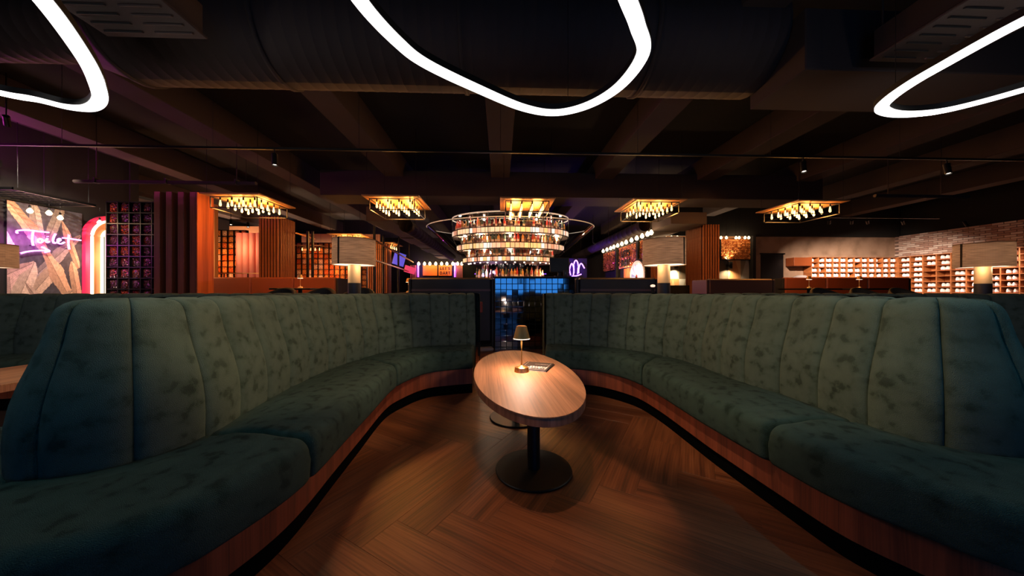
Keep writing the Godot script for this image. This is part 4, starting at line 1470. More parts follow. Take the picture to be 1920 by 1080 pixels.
	for rack in 2:
		var nc := 12 if rack == 0 else 9
		for i in nc:
			for r in (4 if rack == 0 else 8):
				if rack == 1 and [i, r] in empty: continue
				for s in 2:
					if rack == 0 and rng.randf() < 0.14: continue
					var lx: float = (i + 0.5) * (cw if rack == 0 else cw2) + (-0.058 if s == 0 else 0.058) + rng.randf_range(-0.012, 0.012)
					var ly: float = rack_top - (r + 1) * ch + 0.012
					var pos := Vector3(r0.x + lx, ly, BACK_Z + 0.19) if rack == 0 else Vector3(RIGHT_X - 0.2, ly, BACK_Z + 0.36 + lx)
					var turn := 0.0 if rack == 0 else -PI / 2
					turn += PI + rng.randf_range(-0.1, 0.1)
					var label := "white shoe, %s, %s shelf down, %s column from %s, %s of its pair" % ["back wall rack" if rack == 0 else "brick wall rack", rown[r], ordinal(i), "left" if rack == 0 else "corner", "left" if s == 0 else "right"]
					if first:
						proto.position = pos
						proto.rotation.y = turn
						proto.set_meta("label", label)
						proto.set_meta("group", "white shoes on the racks")
						first = false
					else:
						dup(proto, "bowling_shoe", label, pos, turn)
	# ---- slatted column on the right
	var a := hit_z(1317, 450, -9.9)
	var b := hit_z(1350, 450, -9.9)
	slat_column("square column clad in upright orange timber slats, right of the right drum lamp", Vector3((a.x + b.x) / 2, 0.0, -9.9), b.x - a.x, 0.95, 3.25)
	# ---- sequin panel, mural and sconce beside the plaster wall
	geometric_wall()
	# ---- booths, tables and lamps on the raised floor
	var l0 := c((1468.0 - 960) * 8.6 / FOCAL, 8.6)
	var l1 := c((1700.0 - 960) * 8.6 / FOCAL, 8.6)
	booth("long tan leather booth bench before the back shoe rack", l0, l1, 0.45, 1.5, mats.tan_leather, mats.chair_black)
	l0 = c((1326.0 - 960) * 7.6 / FOCAL, 7.6)
	l1 = c((1446.0 - 960) * 7.6 / FOCAL, 7.6)
	booth("dark brown leather booth bench right of the right slatted column", l0, l1, 0.45, 1.43, mats.brown_leather, mats.brown_leather)
	var i := 0
	for px in [1517.0, 1611.0]:
		var w2 := c((px - 960.0) * 7.4 / FOCAL, 7.4, 0.45)
		pedestal_table(["small black table with a lit lamp, left one before the right tan booth", "small black table with a lit lamp, right one before the right tan booth"][i], w2, Vector2(0.85, 0.7))
		table_lamp(["small lit table lamp, left of the two before the back shoe rack", "small lit table lamp, right of the two before the back shoe rack"][i], w2 + Vector3(0, 0.7525, 0), 0.8, 0.05)
		i += 1
	i = 0
	for px in [1563.0, 1640.0, 1716.0]:
		tub_chair(["black tub chair showing over the right banquette, left of three", "black tub chair showing over the right banquette, middle of three", "black tub chair showing over the right banquette, right of three"][i], c((px - 960.0) * 5.9 / FOCAL, 5.9, 0.43), PI, "black tub chairs at the right")
		i += 1

func geometric_wall() -> void:
	# a wall of printed triangles in tan, grey and olive, with a sequin panel, bulbs and an up-down sconce
	var xa := 5.9
	var xb := hit_z(1411, 450, BACK_Z).x
	var im := Image.create(512, 256, true, Image.FORMAT_RGB8)
	var cols := [Color(0.72, 0.5, 0.3), Color(0.3, 0.29, 0.25), Color(0.62, 0.6, 0.55), Color(0.8, 0.62, 0.42), Color(0.36, 0.3, 0.22), Color(0.5, 0.46, 0.38)]
	for y in 256:
		for x in 512:
			var cell := x / 64
			var f := (x % 64) / 64.0
			var k := 0 if absf(f - 0.5) * 2.0 < (y % 128) / 128.0 else 1
			im.set_pixel(x, y, cols[(cell * 2 + k * 3 + (y / 128)) % 6])
	im.generate_mipmaps()
	var m := mat("triangle_print", Color(1, 1, 1), 0.8)
	m.albedo_texture = ImageTexture.create_from_image(im)
	struct("wall_back_mural", box(xb - xa, 3.25, 0.2), mats.warm_plaster, Vector3((xa + xb) / 2, 1.625, BACK_Z - 0.1))
	var st := start()
	face(st, [Vector3(0, 0, 0), Vector3(0, 1.7, 0), Vector3(xb - xa, 1.7, 0), Vector3(xb - xa, 0, 0)], [Vector2(0, 1), Vector2(0, 0), Vector2(1, 0), Vector2(1, 1)])
	single("triangle_mural", done(st), m, "wallpaper of tan, grey and olive triangles behind the right slatted column", "mural", Vector3(xa, 0.75, BACK_Z + 0.015))
	var s0 := hit_z(1350, 447, BACK_Z + 0.05)
	var s1 := hit_z(1408, 487, BACK_Z + 0.05)
	sequin_board("board of shimmering copper sequins right of the right slatted column", Vector3((s0.x + s1.x) / 2, (s0.y + s1.y) / 2, BACK_Z + 0.05), 0.0, Vector2(s1.x - s0.x, s0.y - s1.y), "")
	var i := 0
	for px in [1352.0, 1362.0, 1380.0, 1386.0, 1397.0, 1404.0]:
		hanging_bulb("small bright bulb above the sequin board right of the column, %s from the left" % ordinal(i), hit_z(px, 446, BACK_Z + 0.3), -1.0, "bulbs over the right sequin board", 0.05, 0.05)
		i += 1
	var dk := hit_z(1414, 470, BACK_Z + 0.2)
	single("upright_post", box(0.12, 3.25, 0.2, 0.005), mats.black_matte, "black upright post between the triangle mural and the plaster wall", "post", Vector3(dk.x, 1.625, BACK_Z + 0.12))
	i = 0
	for px in [1369.0, 1268.0]:
		var w := hit_z(px, 497, BACK_Z + 0.2)
		var t := thing("wall_sconce", ["up and down wall light on the triangle mural right of the column", "up and down wall light on the triangle mural left of the column"][i], "wall light", w)
		part("shell", lathe([[0.075, -0.13], [0.08, -0.13], [0.08, 0.13], [0.075, 0.13]], 16), mats.black_metal, t)
		part("mount", box(0.05, 0.08, 0.2), mats.black_metal, t, Vector3(0, 0, -0.1))
		part("lamp", lathe([[0.0, -0.08], [0.05, -0.08], [0.05, 0.08], [0.0, 0.08]], 12), lit("sconce_lamp", Color(1.0, 0.85, 0.65), 2.5), t)
		spot(t, w + Vector3(0, -0.12, 0.0), w + Vector3(0, -2, 0.02), Color(1.0, 0.9, 0.75), 3.0, 74.0, 0.03, 1.0)
		spot(t, w + Vector3(0, 0.12, 0.0), w + Vector3(0, 2, 0.02), Color(1.0, 0.9, 0.75), 2.0, 50.0, 0.03, 0.5)
		i += 1
	# dark bench between the lamp and the column, its white ribs made to glow
	var q := hit_z(1262, 537, -10.9)
	var bn := thing("wall_bench", "dark bench with white ribs made to glow, left of the right slatted column", "bench", Vector3(q.x, 0.0, -10.9))
	part("top", box(1.1, 0.42, 0.6, 0.01), mats.black_matte, bn, Vector3(0, 1.12, 0))
	part("base", box(1.06, 0.9, 0.5), mats.black_matte, bn, Vector3(0, 0.45, -0.02))
	for k in 16: part("rib", box(0.035, 0.5, 0.03), lit("rib_glow", Color(1.0, 0.86, 0.82), 0.7), bn, Vector3(-0.5 + k * 0.0667, 0.65, 0.26))

func sequin_board(label: String, mid: Vector3, turn: float, size: Vector2, group: String) -> Node3D:
	# a board hung with little shimmering discs
	var t := thing("sequin_board", label, "sign board", mid, turn, group)
	part("backing", box(size.x, size.y, 0.05, 0.004), mat("copper_dark", Color(0.45, 0.18, 0.06), 0.4, 0.6), t)
	var tile := 0.055
	var st := start()
	var nx := int(size.x / tile)
	var ny := int(size.y / tile)
	for i in nx:
		for j in ny:
			var b := Basis.from_euler(Vector3(rng.randf_range(-0.5, 0.5), rng.randf_range(-0.5, 0.5), 0))
			var o := Vector3(-size.x / 2 + (i + 0.5) * size.x / nx, -size.y / 2 + (j + 0.5) * size.y / ny, 0.04)
			var r := tile * 0.46
			var pts := []
			for k in 6: pts.append(b * Vector3(r * cos(-TAU * k / 6), r * sin(-TAU * k / 6), 0) + o)
			face(st, pts)
	var seq := part("sequin", done(st), mat("copper_sequin", Color(1.0, 0.62, 0.34), 0.28, 0.45), t)
	seq.set_meta("kind", "stuff")
	var fr := start()
	for e in [-1.0, 1.0]:
		add_box(fr, Vector3(size.x + 0.06, 0.03, 0.08), Vector3(0, e * size.y / 2, 0.01))
		add_box(fr, Vector3(0.03, size.y, 0.08), Vector3(e * size.x / 2, 0, 0.01))
	part("frame", done(fr), mats.black_metal, t)
	return t

# ---------- drum lamps on the ledges behind the banquettes ----------
func drum_lamps() -> void:
	var sh := mat("linen_shade", Color(0.62, 0.53, 0.46), 0.9)
	var im := Image.create(256, 256, true, Image.FORMAT_RGB8)
	var n := noise(41, 0.05, 3)
	for y in 256:
		for x in 256:
			var v := 0.78 + 0.1 * sin(y * 1.3) * 0.5 + 0.22 * n.get_noise_2d(x * 0.25, y * 3.0) + 0.12 * sin(x * 1.57) * 0.5
			im.set_pixel(x, y, Color(v, v * 0.97, v * 0.94))
	im.generate_mipmaps()
	sh.albedo_texture = ImageTexture.create_from_image(im)
	sh.uv1_scale = Vector3(2, 2, 1)
	sh.backlight_enabled = true
	sh.backlight = Color(0.75, 0.75, 0.75)
	var inner := mat("shade_inside", Color(0.95, 0.9, 0.85), 0.8)
	var creamy := mat("post_cream", Color(0.82, 0.68, 0.5), 0.5)
	var navy := mat("post_navy", Color(0.1, 0.09, 0.13), 0.5)
	var list := [[664.5, 4.6, "grey linen drum lamp behind the left banquette, left of the ring bar", 38.0], [1244.5, 4.6, "grey linen drum lamp behind the right banquette, before the dart wall", -70.0], [1843.0, 4.98, "olive linen drum lamp before the shoe rack at far right", 200.0], [-26.0, 5.0, "linen drum lamp at the left edge, before the leaf mural", 120.0]]
	for q in list:
		var p := c((q[0] - 960.0) * q[1] / FOCAL, q[1], 1.02)
		var t := thing("drum_lamp", q[2], "lamp", p)
		var y0 := 0.492
		var y1 := 0.865
		var r := 0.282
		part("lamp_shade", lathe([[r, y0], [r + 0.003, y0 + 0.003], [r, y1 - 0.003], [r - 0.003, y1]], 48), sh, t)
		part("diffuser", lathe([[0.0, y0 + 0.012], [r - 0.006, y0 + 0.012]], 48), lit("drum_glow", Color(1.0, 0.9, 0.78), 1.5), t)
		part("top_disc", lathe([[0.09, y1 - 0.02], [r - 0.006, y1 - 0.02]], 32), inner, t)
		part("post", lathe([[0.083, 0.24], [0.083, y0 + 0.01]], 24), creamy, t)
		part("base", lathe([[0.0, 0.0], [0.085, 0.0], [0.085, 0.0], [0.085, 0.24], [0.085, 0.24], [0.0, 0.24]], 24), navy, t)
		part("seam", box(0.026, y1 - y0, 0.006), mats.black_matte, t, Vector3(r * sin(deg_to_rad(-q[3] * 0.5)), (y0 + y1) / 2, r * cos(deg_to_rad(-q[3] * 0.5))) * Vector3(1.008, 1, 1.008), Vector3(0, deg_to_rad(-q[3] * 0.5), 0))
		omni(t, Vector3(0.17, y0 - 0.02, 0.1), Color(1.0, 0.84, 0.66), 0.06, 0.05)
		omni(t, Vector3(-0.17, y0 - 0.02, 0.1), Color(1.0, 0.84, 0.66), 0.06, 0.05)
		omni(t, Vector3(0, (y0 + y1) / 2, 0), Color(1.0, 0.86, 0.72), 0.19, 0.08)
	# the ledges they stand on
	for q in [[-3.9, -1.35, "left"], [1.35, 3.9, "right"]]:
		var w: float = q[1] - q[0]
		single("divider_ledge", box(w, 1.02, 0.34, 0.01), mats.black_matte, "dark ledge wall behind the %s green banquette" % q[2], "divider", c((q[0] + q[1]) / 2, 4.85, 0.51), Vector3(0, -PSI, 0))
	single("divider_ledge", box(2.4, 1.02, 0.4, 0.01), mats.black_matte, "dark ledge wall under the olive drum lamp at far right", "divider", c((1843.0 - 960) * 4.98 / FOCAL, 4.98, 0.51))
	single("divider_ledge", box(2.0, 1.02, 0.4, 0.01), mats.black_matte, "dark ledge wall under the drum lamp at the left edge", "divider", c((-26.0 - 960) * 5.0 / FOCAL, 5.0, 0.51))

# ---------- the tiled station between the banquettes ----------
func station() -> void:
	var z := -6.25
	var a := hit_z(928, 518, z)
	var b := hit_z(1078, 518, z)
	var w := b.x - a.x
	var t := thing("tiled_station", "service station clad in glossy black square tiles between the banquettes", "counter", Vector3(a.x + w / 2, 0, z))
	part("core", box(w, 1.4, 0.5), mats.black_matte, t, Vector3(0, 0.7, -0.27))
	part("worktop", box(w + 0.04, 0.03, 0.6, 0.006), mats.black_metal, t, Vector3(0, 1.415, -0.27))
	var s := 0.105
	var nx := int(w / s)
	s = w / nx
	var m := mat("black_tile", Color(0.4, 0.42, 0.45), 0.06, 1.0)
	var tile := box(s - 0.008, s - 0.008, 0.012, 0.003)
	for i in nx:
		for j in 13:
			part("tile", tile, m, t, Vector3(-w / 2 + (i + 0.5) * s, 1.395 - (j + 0.5) * s, -0.012), Vector3(rng.randf_range(-0.012, 0.012), rng.randf_range(-0.012, 0.012), 0))
	# the till screen on it, seen from behind
	var p := hit_z(1049, 518, z - 0.2)
	var mon := thing("till_screen", "dark till screen seen from behind on the tiled station", "monitor", Vector3(p.x, 1.43, z - 0.2))
	part("screen_back", box(0.4, 0.3, 0.03, 0.008), mat("till_black", Color(0.035, 0.03, 0.04), 0.5), mon, Vector3(0, 0.24, 0), Vector3(-0.12, 0, 0))
	part("foot", box(0.2, 0.02, 0.2, 0.004), mats.till_black, mon, Vector3(0, 0.01, 0))
	part("neck", box(0.06, 0.16, 0.03), mats.till_black, mon, Vector3(0, 0.09, -0.02))
	var rd := thing("card_reader", "small dark card reader before the till screen", "card reader", Vector3(p.x + 0.08, 1.43, z + 0.0))
	part("body", box(0.08, 0.12, 0.03, 0.006), mats.till_black, rd, Vector3(0, 0.06, 0))
	part("keypad", box(0.03, 0.04, 0.004), mat("key_grey", Color(0.3, 0.3, 0.33), 0.5), rd, Vector3(0, 0.06, 0.016))
	# dark booths either side with a pale rail
	var l0 := c((772.0 - 960) * 6.5 / FOCAL, 6.5)
	var l1 := c((922.0 - 960) * 6.5 / FOCAL, 6.5)
	booth("dark navy booth bench with a mauve rail, left of the tiled station", l0, l1, 0.0, 1.41, mats.navy_leather, mats.navy_leather, "", mats.mauve_trim)
	l0 = c((1084.0 - 960) * 6.5 / FOCAL, 6.5)
	l1 = c((1228.0 - 960) * 6.5 / FOCAL, 6.5)
	booth("dark navy booth bench with a mauve rail, right of the tiled station", l0, l1, 0.0, 1.41, mats.navy_leather, mats.navy_leather, "", mats.mauve_trim)
	# the red and the white thing in the gap
	p = at(898, 576, 5.6)
	single("fire_box", box(0.12, 0.19, 0.1, 0.01), mat("dull_red", Color(0.42, 0.06, 0.05), 0.5), "small dull red box just right of the left banquette's end", "box", p)
	part("bracket", box(0.04, 1.0, 0.04), mats.black_metal, get_child(get_child_count() - 1), Vector3(0, -0.4, -0.06))
	p = on(912, 658, 0.0)
	single("white_box", box(0.26, 0.07, 0.16, 0.02), mat("dirty_white", Color(0.62, 0.56, 0.56), 0.6), "low white box on the floor beyond the left banquette's end", "box", Vector3(p.x, 0.036, p.z), Vector3(0, 0.2, 0))
	# bowling screens on the wall behind the viewpoint: the tiles mirror them
	for k in 2:
		var tv := thing("wall_screen", "large blue screen on the wall behind the viewpoint, %s of two" % ["left", "right"][k], "screen", Vector3(0.15 + 2.3 * k, 1.5, 4.78))
		part("casing", box(2.2, 1.06, 0.06, 0.01), mat("tv_black", Color(0.03, 0.03, 0.035), 0.4), tv)
		part("display", box(2.12, 0.98, 0.01), lit("blue_display", Color(0.14, 0.6, 1.0), 2.2), tv, Vector3(0, 0, -0.034))
		area(tv, tv.position + Vector3(0, 0, -0.06), tv.position + Vector3(0, 0, -3), Vector2(2.1, 0.96), Color(0.25, 0.66, 1.0), 1.0)

# ---------- the ring bar far behind ----------
const BAR_Z := 9.6
const BAR_X := -0.05

func oval(a: float, b: float, t: float, y: float) -> Vector3:
	# a point of the bar's oval, t measured from the left tip round the near side
	return c(BAR_X - a * cos(t), BAR_Z - b * sin(t), y)

func oval_band(a: float, b: float, y0: float, y1: float, t0: float, t1: float, n: int, a2 := -1.0, b2 := -1.0) -> ArrayMesh:
	var lo := PackedVector3Array()
	var hi := PackedVector3Array()
	for i in n + 1:
		var t := lerpf(t0, t1, float(i) / n)
		lo.append(oval(a, b, t, y0))
		hi.append(oval(a if a2 < 0 else a2, b if b2 < 0 else b2, t, y1))
	var st := start()
	add_grid(st, [lo, hi], 1)
	return done(st)

func bottle_proto(key: int) -> Node3D:
	var t := thing("bottle", "", "bottle")
	var prof: Array = [
		[[0.0, 0.0], [0.036, 0.0], [0.038, 0.01], [0.038, 0.17], [0.03, 0.2], [0.014, 0.225], [0.013, 0.29], [0.0, 0.292]],
		[[0.0, 0.0], [0.045, 0.0], [0.047, 0.01], [0.044, 0.12], [0.03, 0.16], [0.015, 0.18], [0.015, 0.25], [0.0, 0.252]],
		[[0.0, 0.0], [0.032, 0.0], [0.033, 0.01], [0.033, 0.2], [0.016, 0.235], [0.014, 0.32], [0.0, 0.322]]][key % 3]
	var col: Color = [Color(0.9, 0.5, 0.2), Color(0.95, 0.9, 0.85), Color(0.85, 0.16, 0.1), Color(0.95, 0.72, 0.36), Color(0.3, 0.14, 0.07), Color(0.16, 0.3, 0.18)][key]
	var m := mat("bottle_glass_%d" % key, col, 0.12)
	m.metallic_specular = 0.8
	m.backlight_enabled = true
	m.backlight = Color(0.7, 0.7, 0.7)
	part("glass", lathe(prof, 10), m, t)
	var top: float = prof[-1][1]
	part("cap", lathe([[0.016, top - 0.03], [0.017, top], [0.0, top + 0.004]], 8), [mats.black_metal, mats.brass, mats.dull_red][key % 3], t)
	part("paper_label", lathe([[0.0395 if key % 3 == 0 else (0.0475 if key % 3 == 1 else 0.034), 0.05], [0.0395 if key % 3 == 0 else (0.046 if key % 3 == 1 else 0.034), 0.11]], 10), [mats.print_white, mats.mauve_trim, mats.shoe_white][key % 3], t)
	return t

func ring_bar() -> void:
	var tiers := [[1.736, 1.08, 2.712, 2.868], [1.6, 1.0, 2.3, 2.462], [1.42, 0.88, 1.96, 2.095]]
	var cream := mat("soffit_cream", Color(0.82, 0.72, 0.68), 0.5)
	var mirror := mat("dark_mirror", Color(0.55, 0.52, 0.52), 0.08, 1.0)
	var words := ["amber", "clear", "red", "honey-coloured", "dark brown", "green"]
	var tnames := ["top", "middle", "lowest"]
	var tones := [lit("pane_cream", Color(1.0, 0.84, 0.66), 0.8), lit("pane_pink", Color(1.0, 0.74, 0.64), 0.7), lit("pane_white", Color(1.0, 0.94, 0.88), 1.1), lit("pane_rose", Color(0.95, 0.62, 0.5), 0.55), lit("pane_honey", Color(1.0, 0.8, 0.5), 0.75)]
	var protos := []
	for k in 6: protos.append(bottle_proto(k))
	var fresh := [true, true, true, true, true, true]
	var bar_ := thing("ring_bar", "three-tiered oval bar canopy of glowing glass bands hung beyond the tiled station", "bar shelf")
	for i in 3:
		var q: Array = tiers[i]
		# the lit band: small panes between black rails
		var n := 46
		for k in n:
			var t0 := PI * 1.16 * k / n - PI * 0.08
			var t1 := PI * 1.16 * (k + 1) / n - PI * 0.08
			part("lit_pane", oval_band(q[0], q[1], q[2] + 0.012, q[3] - 0.012, t0 + 0.004, t1 - 0.004, 1), tones[rng.randi_range(0, 4)], bar_)
		for y in [q[2], q[3]]:
			var pts := PackedVector3Array()
			for k in 81: pts.append(oval(q[0] + 0.004, q[1] + 0.004, TAU * k / 80.0, y))
			tube_part("rail", pts, 0.013, mats.black_metal, bar_, 5)
		# shelf floor, soffit and the mirror behind the bottles
		part("shelf", oval_band(q[0], q[1], q[3] - 0.01, q[3] - 0.01, 0.0, TAU, 64, q[0] - 0.42, q[1] - 0.42), mats.black_metal, bar_)
		part("soffit", oval_band(q[0], q[1], q[2], q[2] + 0.02, 0.0, TAU, 64, q[0] - 0.42, q[1] - 0.42), cream, bar_)
		var up: float = 3.27 if i == 0 else tiers[i - 1][2]
		part("mirror", oval_band(q[0] - 0.4, q[1] - 0.4, q[3], up, 0.0, TAU, 64), mirror, bar_)
		if i == 0:
			part("top_rim", oval_band(1.74, 1.085, 3.25, 3.29, 0.0, TAU, 64), lit("rim_lamp", Color(1.0, 0.9, 0.82), 0.35), bar_)
			part("crown", oval_band(1.74, 1.085, 3.27, 3.27, 0.0, TAU, 64, 1.3, 0.66), mirror, bar_)
		# black uprights tying the tiers
		var ux: float = 1.736 if i == 0 else tiers[i - 1][0]
		var uy: float = 1.08 if i == 0 else tiers[i - 1][1]
		for k in 9:
			var t := PI * (0.06 + 0.88 * k / 8.0)
			var st := start()
			add_tube(st, PackedVector3Array([oval(q[0] + 0.01, q[1] + 0.01, t, q[2]), oval(q[0] + 0.01, q[1] + 0.01, t, q[3]), oval(ux, uy, t, up)]), 0.01, 5)
			part("upright", done(st), mats.black_metal, bar_)
		# bottles on the band
		var nb := 46
		for k in nb:
			var t := PI * (0.03 + 0.94 * (k + rng.randf_range(-0.25, 0.25)) / (nb - 1.0))
			var key := rng.randi_range(0, 5)
			var where := oval(q[0] - 0.12 - rng.randf_range(0, 0.1), q[1] - 0.12 - rng.randf_range(0, 0.06), t, q[3] - 0.009)
			var label := "%s glass bottle on the ring bar's %s tier, %s from its left end" % [words[key], tnames[i], ordinal(k)]
			if fresh[key]:
				fresh[key] = false
				protos[key].position = where
				protos[key].set_meta("label", label)
				protos[key].set_meta("group", "bottles on the ring bar")
			else:
				dup(protos[key], "bottle", label, where)
		# the tier's own light
		for k in 5:
			omni(bar_, oval(q[0] - 0.2, q[1] - 0.16, PI * (0.1 + 0.2 * k), q[3] + (up - q[3]) * 0.85), Color(1.0, 0.88, 0.74), 0.36, 0.03)
	for k in 6:
		if fresh[k]: protos[k].queue_free()
	for k in 6: part("drop_rod", rod(0.012, 1.2, 6), mats.black_metal, bar_, oval(1.2, 0.6, TAU * k / 6.0, 3.27))
	# outer rim and its dark mirrored wings left and right
	var wing := bar_
	var rim := PackedVector3Array()
	for k in 97: rim.append(oval(2.48, 1.5, TAU * k / 96.0, 3.03))
	tube_part("rim_light", rim, 0.014, lit("wing_rim_lamp", Color(0.9, 0.78, 0.7), 0.22), wing, 5)
	for e in 2:
		var t0 := -PI * 0.62 if e == 0 else PI * 0.88
		var t1 := PI * 0.12 if e == 0 else PI * 1.62
		part("mirror_panel", oval_band(1.5, 0.95, 2.2, 3.03, t0, t1, 24, 2.48, 1.5), mat("wing_glass", Color(0.32, 0.3, 0.33), 0.06, 0.9), wing)
		for k in 4:
			var t := lerpf(t0, t1, 0.62 + 0.12 * k) if e == 0 else lerpf(t0, t1, 0.02 + 0.12 * k)
			var st := start()
			add_tube(st, PackedVector3Array([oval(1.5, 0.95, t, 2.2), oval(2.49, 1.51, t, 3.03)]), 0.01, 5)
			part("glazing_bar", done(st), mats.black_metal, wing)
	# the bar under it: counter, back shelf, violet strips, small downlights
	var cnt := thing("bar_counter", "bar counter under the ring canopy with violet light strips", "bar counter")
	part("counter_front", oval_band(1.9, 1.25, 0.0, 1.08, 0.0, PI, 40), mats.navy_leather, cnt)
	part("counter_top", oval_band(1.95, 1.3, 1.08, 1.1, -0.1, PI + 0.1, 40, 1.5, 0.9), mats.black_metal, cnt)
	var violet := lit("violet_strip_lamp", Color(0.5, 0.22, 1.0), 1.6)
	for q in [[1.3, 0.8, 1.25], [1.0, 0.6, 1.48], [1.25, 0.75, 1.66]]:
		part("light_strip", oval_band(q[0], q[1], q[2], q[2] + 0.025, PI * 1.15, PI * 1.85, 24), violet, cnt)
		part("back_shelf", oval_band(q[0], q[1], q[2] - 0.02, q[2], PI * 1.1, PI * 1.9, 24, q[0] - 0.2, q[1] - 0.15), mats.black_metal, cnt)
	part("core_wall", oval_band(0.85, 0.45, 1.1, 1.98, 0.0, TAU, 40), mirror, cnt)
	omni(cnt, oval(0.9, 0.5, PI * 1.5, 1.5) + Vector3(0, 0, 0.7), Color(0.5, 0.3, 1.0), 0.5, 0.05)
	omni(cnt, oval(1.15, 0.7, PI * 0.8, 1.7), Color(1.0, 0.75, 0.6), 0.2, 0.03)
	omni(cnt, oval(1.15, 0.7, PI * 0.3, 1.7), Color(0.8, 0.7, 1.0), 0.2, 0.03)
	for k in 14:
		part("downlight", lathe([[0.0, 0.0], [0.022, 0.0], [0.022, 0.03], [0.0, 0.03]], 10), lit("downlight_lamp", Color(1.0, 0.92, 0.85), 3.0), cnt, oval(1.25, 0.75, PI * (0.06 + 0.88 * k / 13.0), 1.92))
	# bottles and glasses along the counter's back shelves
	for k in 30:
		var key := rng.randi_range(0, 5)
		var row := k % 2
		var t := PI * (0.12 + 0.76 * k / 29.0)
		dup(protos[key] if not fresh[key] else protos[0], "bottle", "%s glass bottle on the bar under the ring canopy, %s from the left" % [words[key], ordinal(k)], oval(1.05 - 0.1 * row, 0.62, t, 1.5))
	part("bottle_shelf", oval_band(1.15, 0.72, 1.48, 1.5, PI * 0.08, PI * 0.92, 30, 0.88, 0.5), mats.black_metal, cnt)
	for k in 18:
		var g := thing("wine_glass", "clear stemmed glass on the bar counter, %s from the left" % ordinal(k), "glass", oval(1.72, 1.08, PI * (0.2 + 0.6 * k / 17.0), 1.1), 0.0, "glasses on the bar counter")
		part("bowl", lathe([[0.004, 0.09], [0.03, 0.11], [0.04, 0.15], [0.034, 0.2]], 10), glassy(), g)
		part("stem", lathe([[0.0, 0.0], [0.034, 0.0], [0.034, 0.004], [0.006, 0.008], [0.004, 0.09]], 10), glassy(), g)

func glassy() -> StandardMaterial3D:
	if mats.has("thin_glass"): return mats.thin_glass
	var m := mat("thin_glass", Color(0.95, 0.95, 1.0, 0.12), 0.04)
	m.transparency = BaseMaterial3D.TRANSPARENCY_ALPHA
	return m

# ---------- the far end of the room ----------
func letters(text: String, size: float, m: Material, parent: Node3D, pos: Vector3, deep := 0.02) -> void:
	var tm := TextMesh.new()
	tm.text = text
	var sf := SystemFont.new()
	sf.font_names = PackedStringArray(["Droid Sans"])
	sf.font_weight = 800
	tm.font = sf
	tm.font_size = 48
	tm.pixel_size = size / 36.0
	tm.depth = deep
	part("lettering", tm, m, parent, pos)

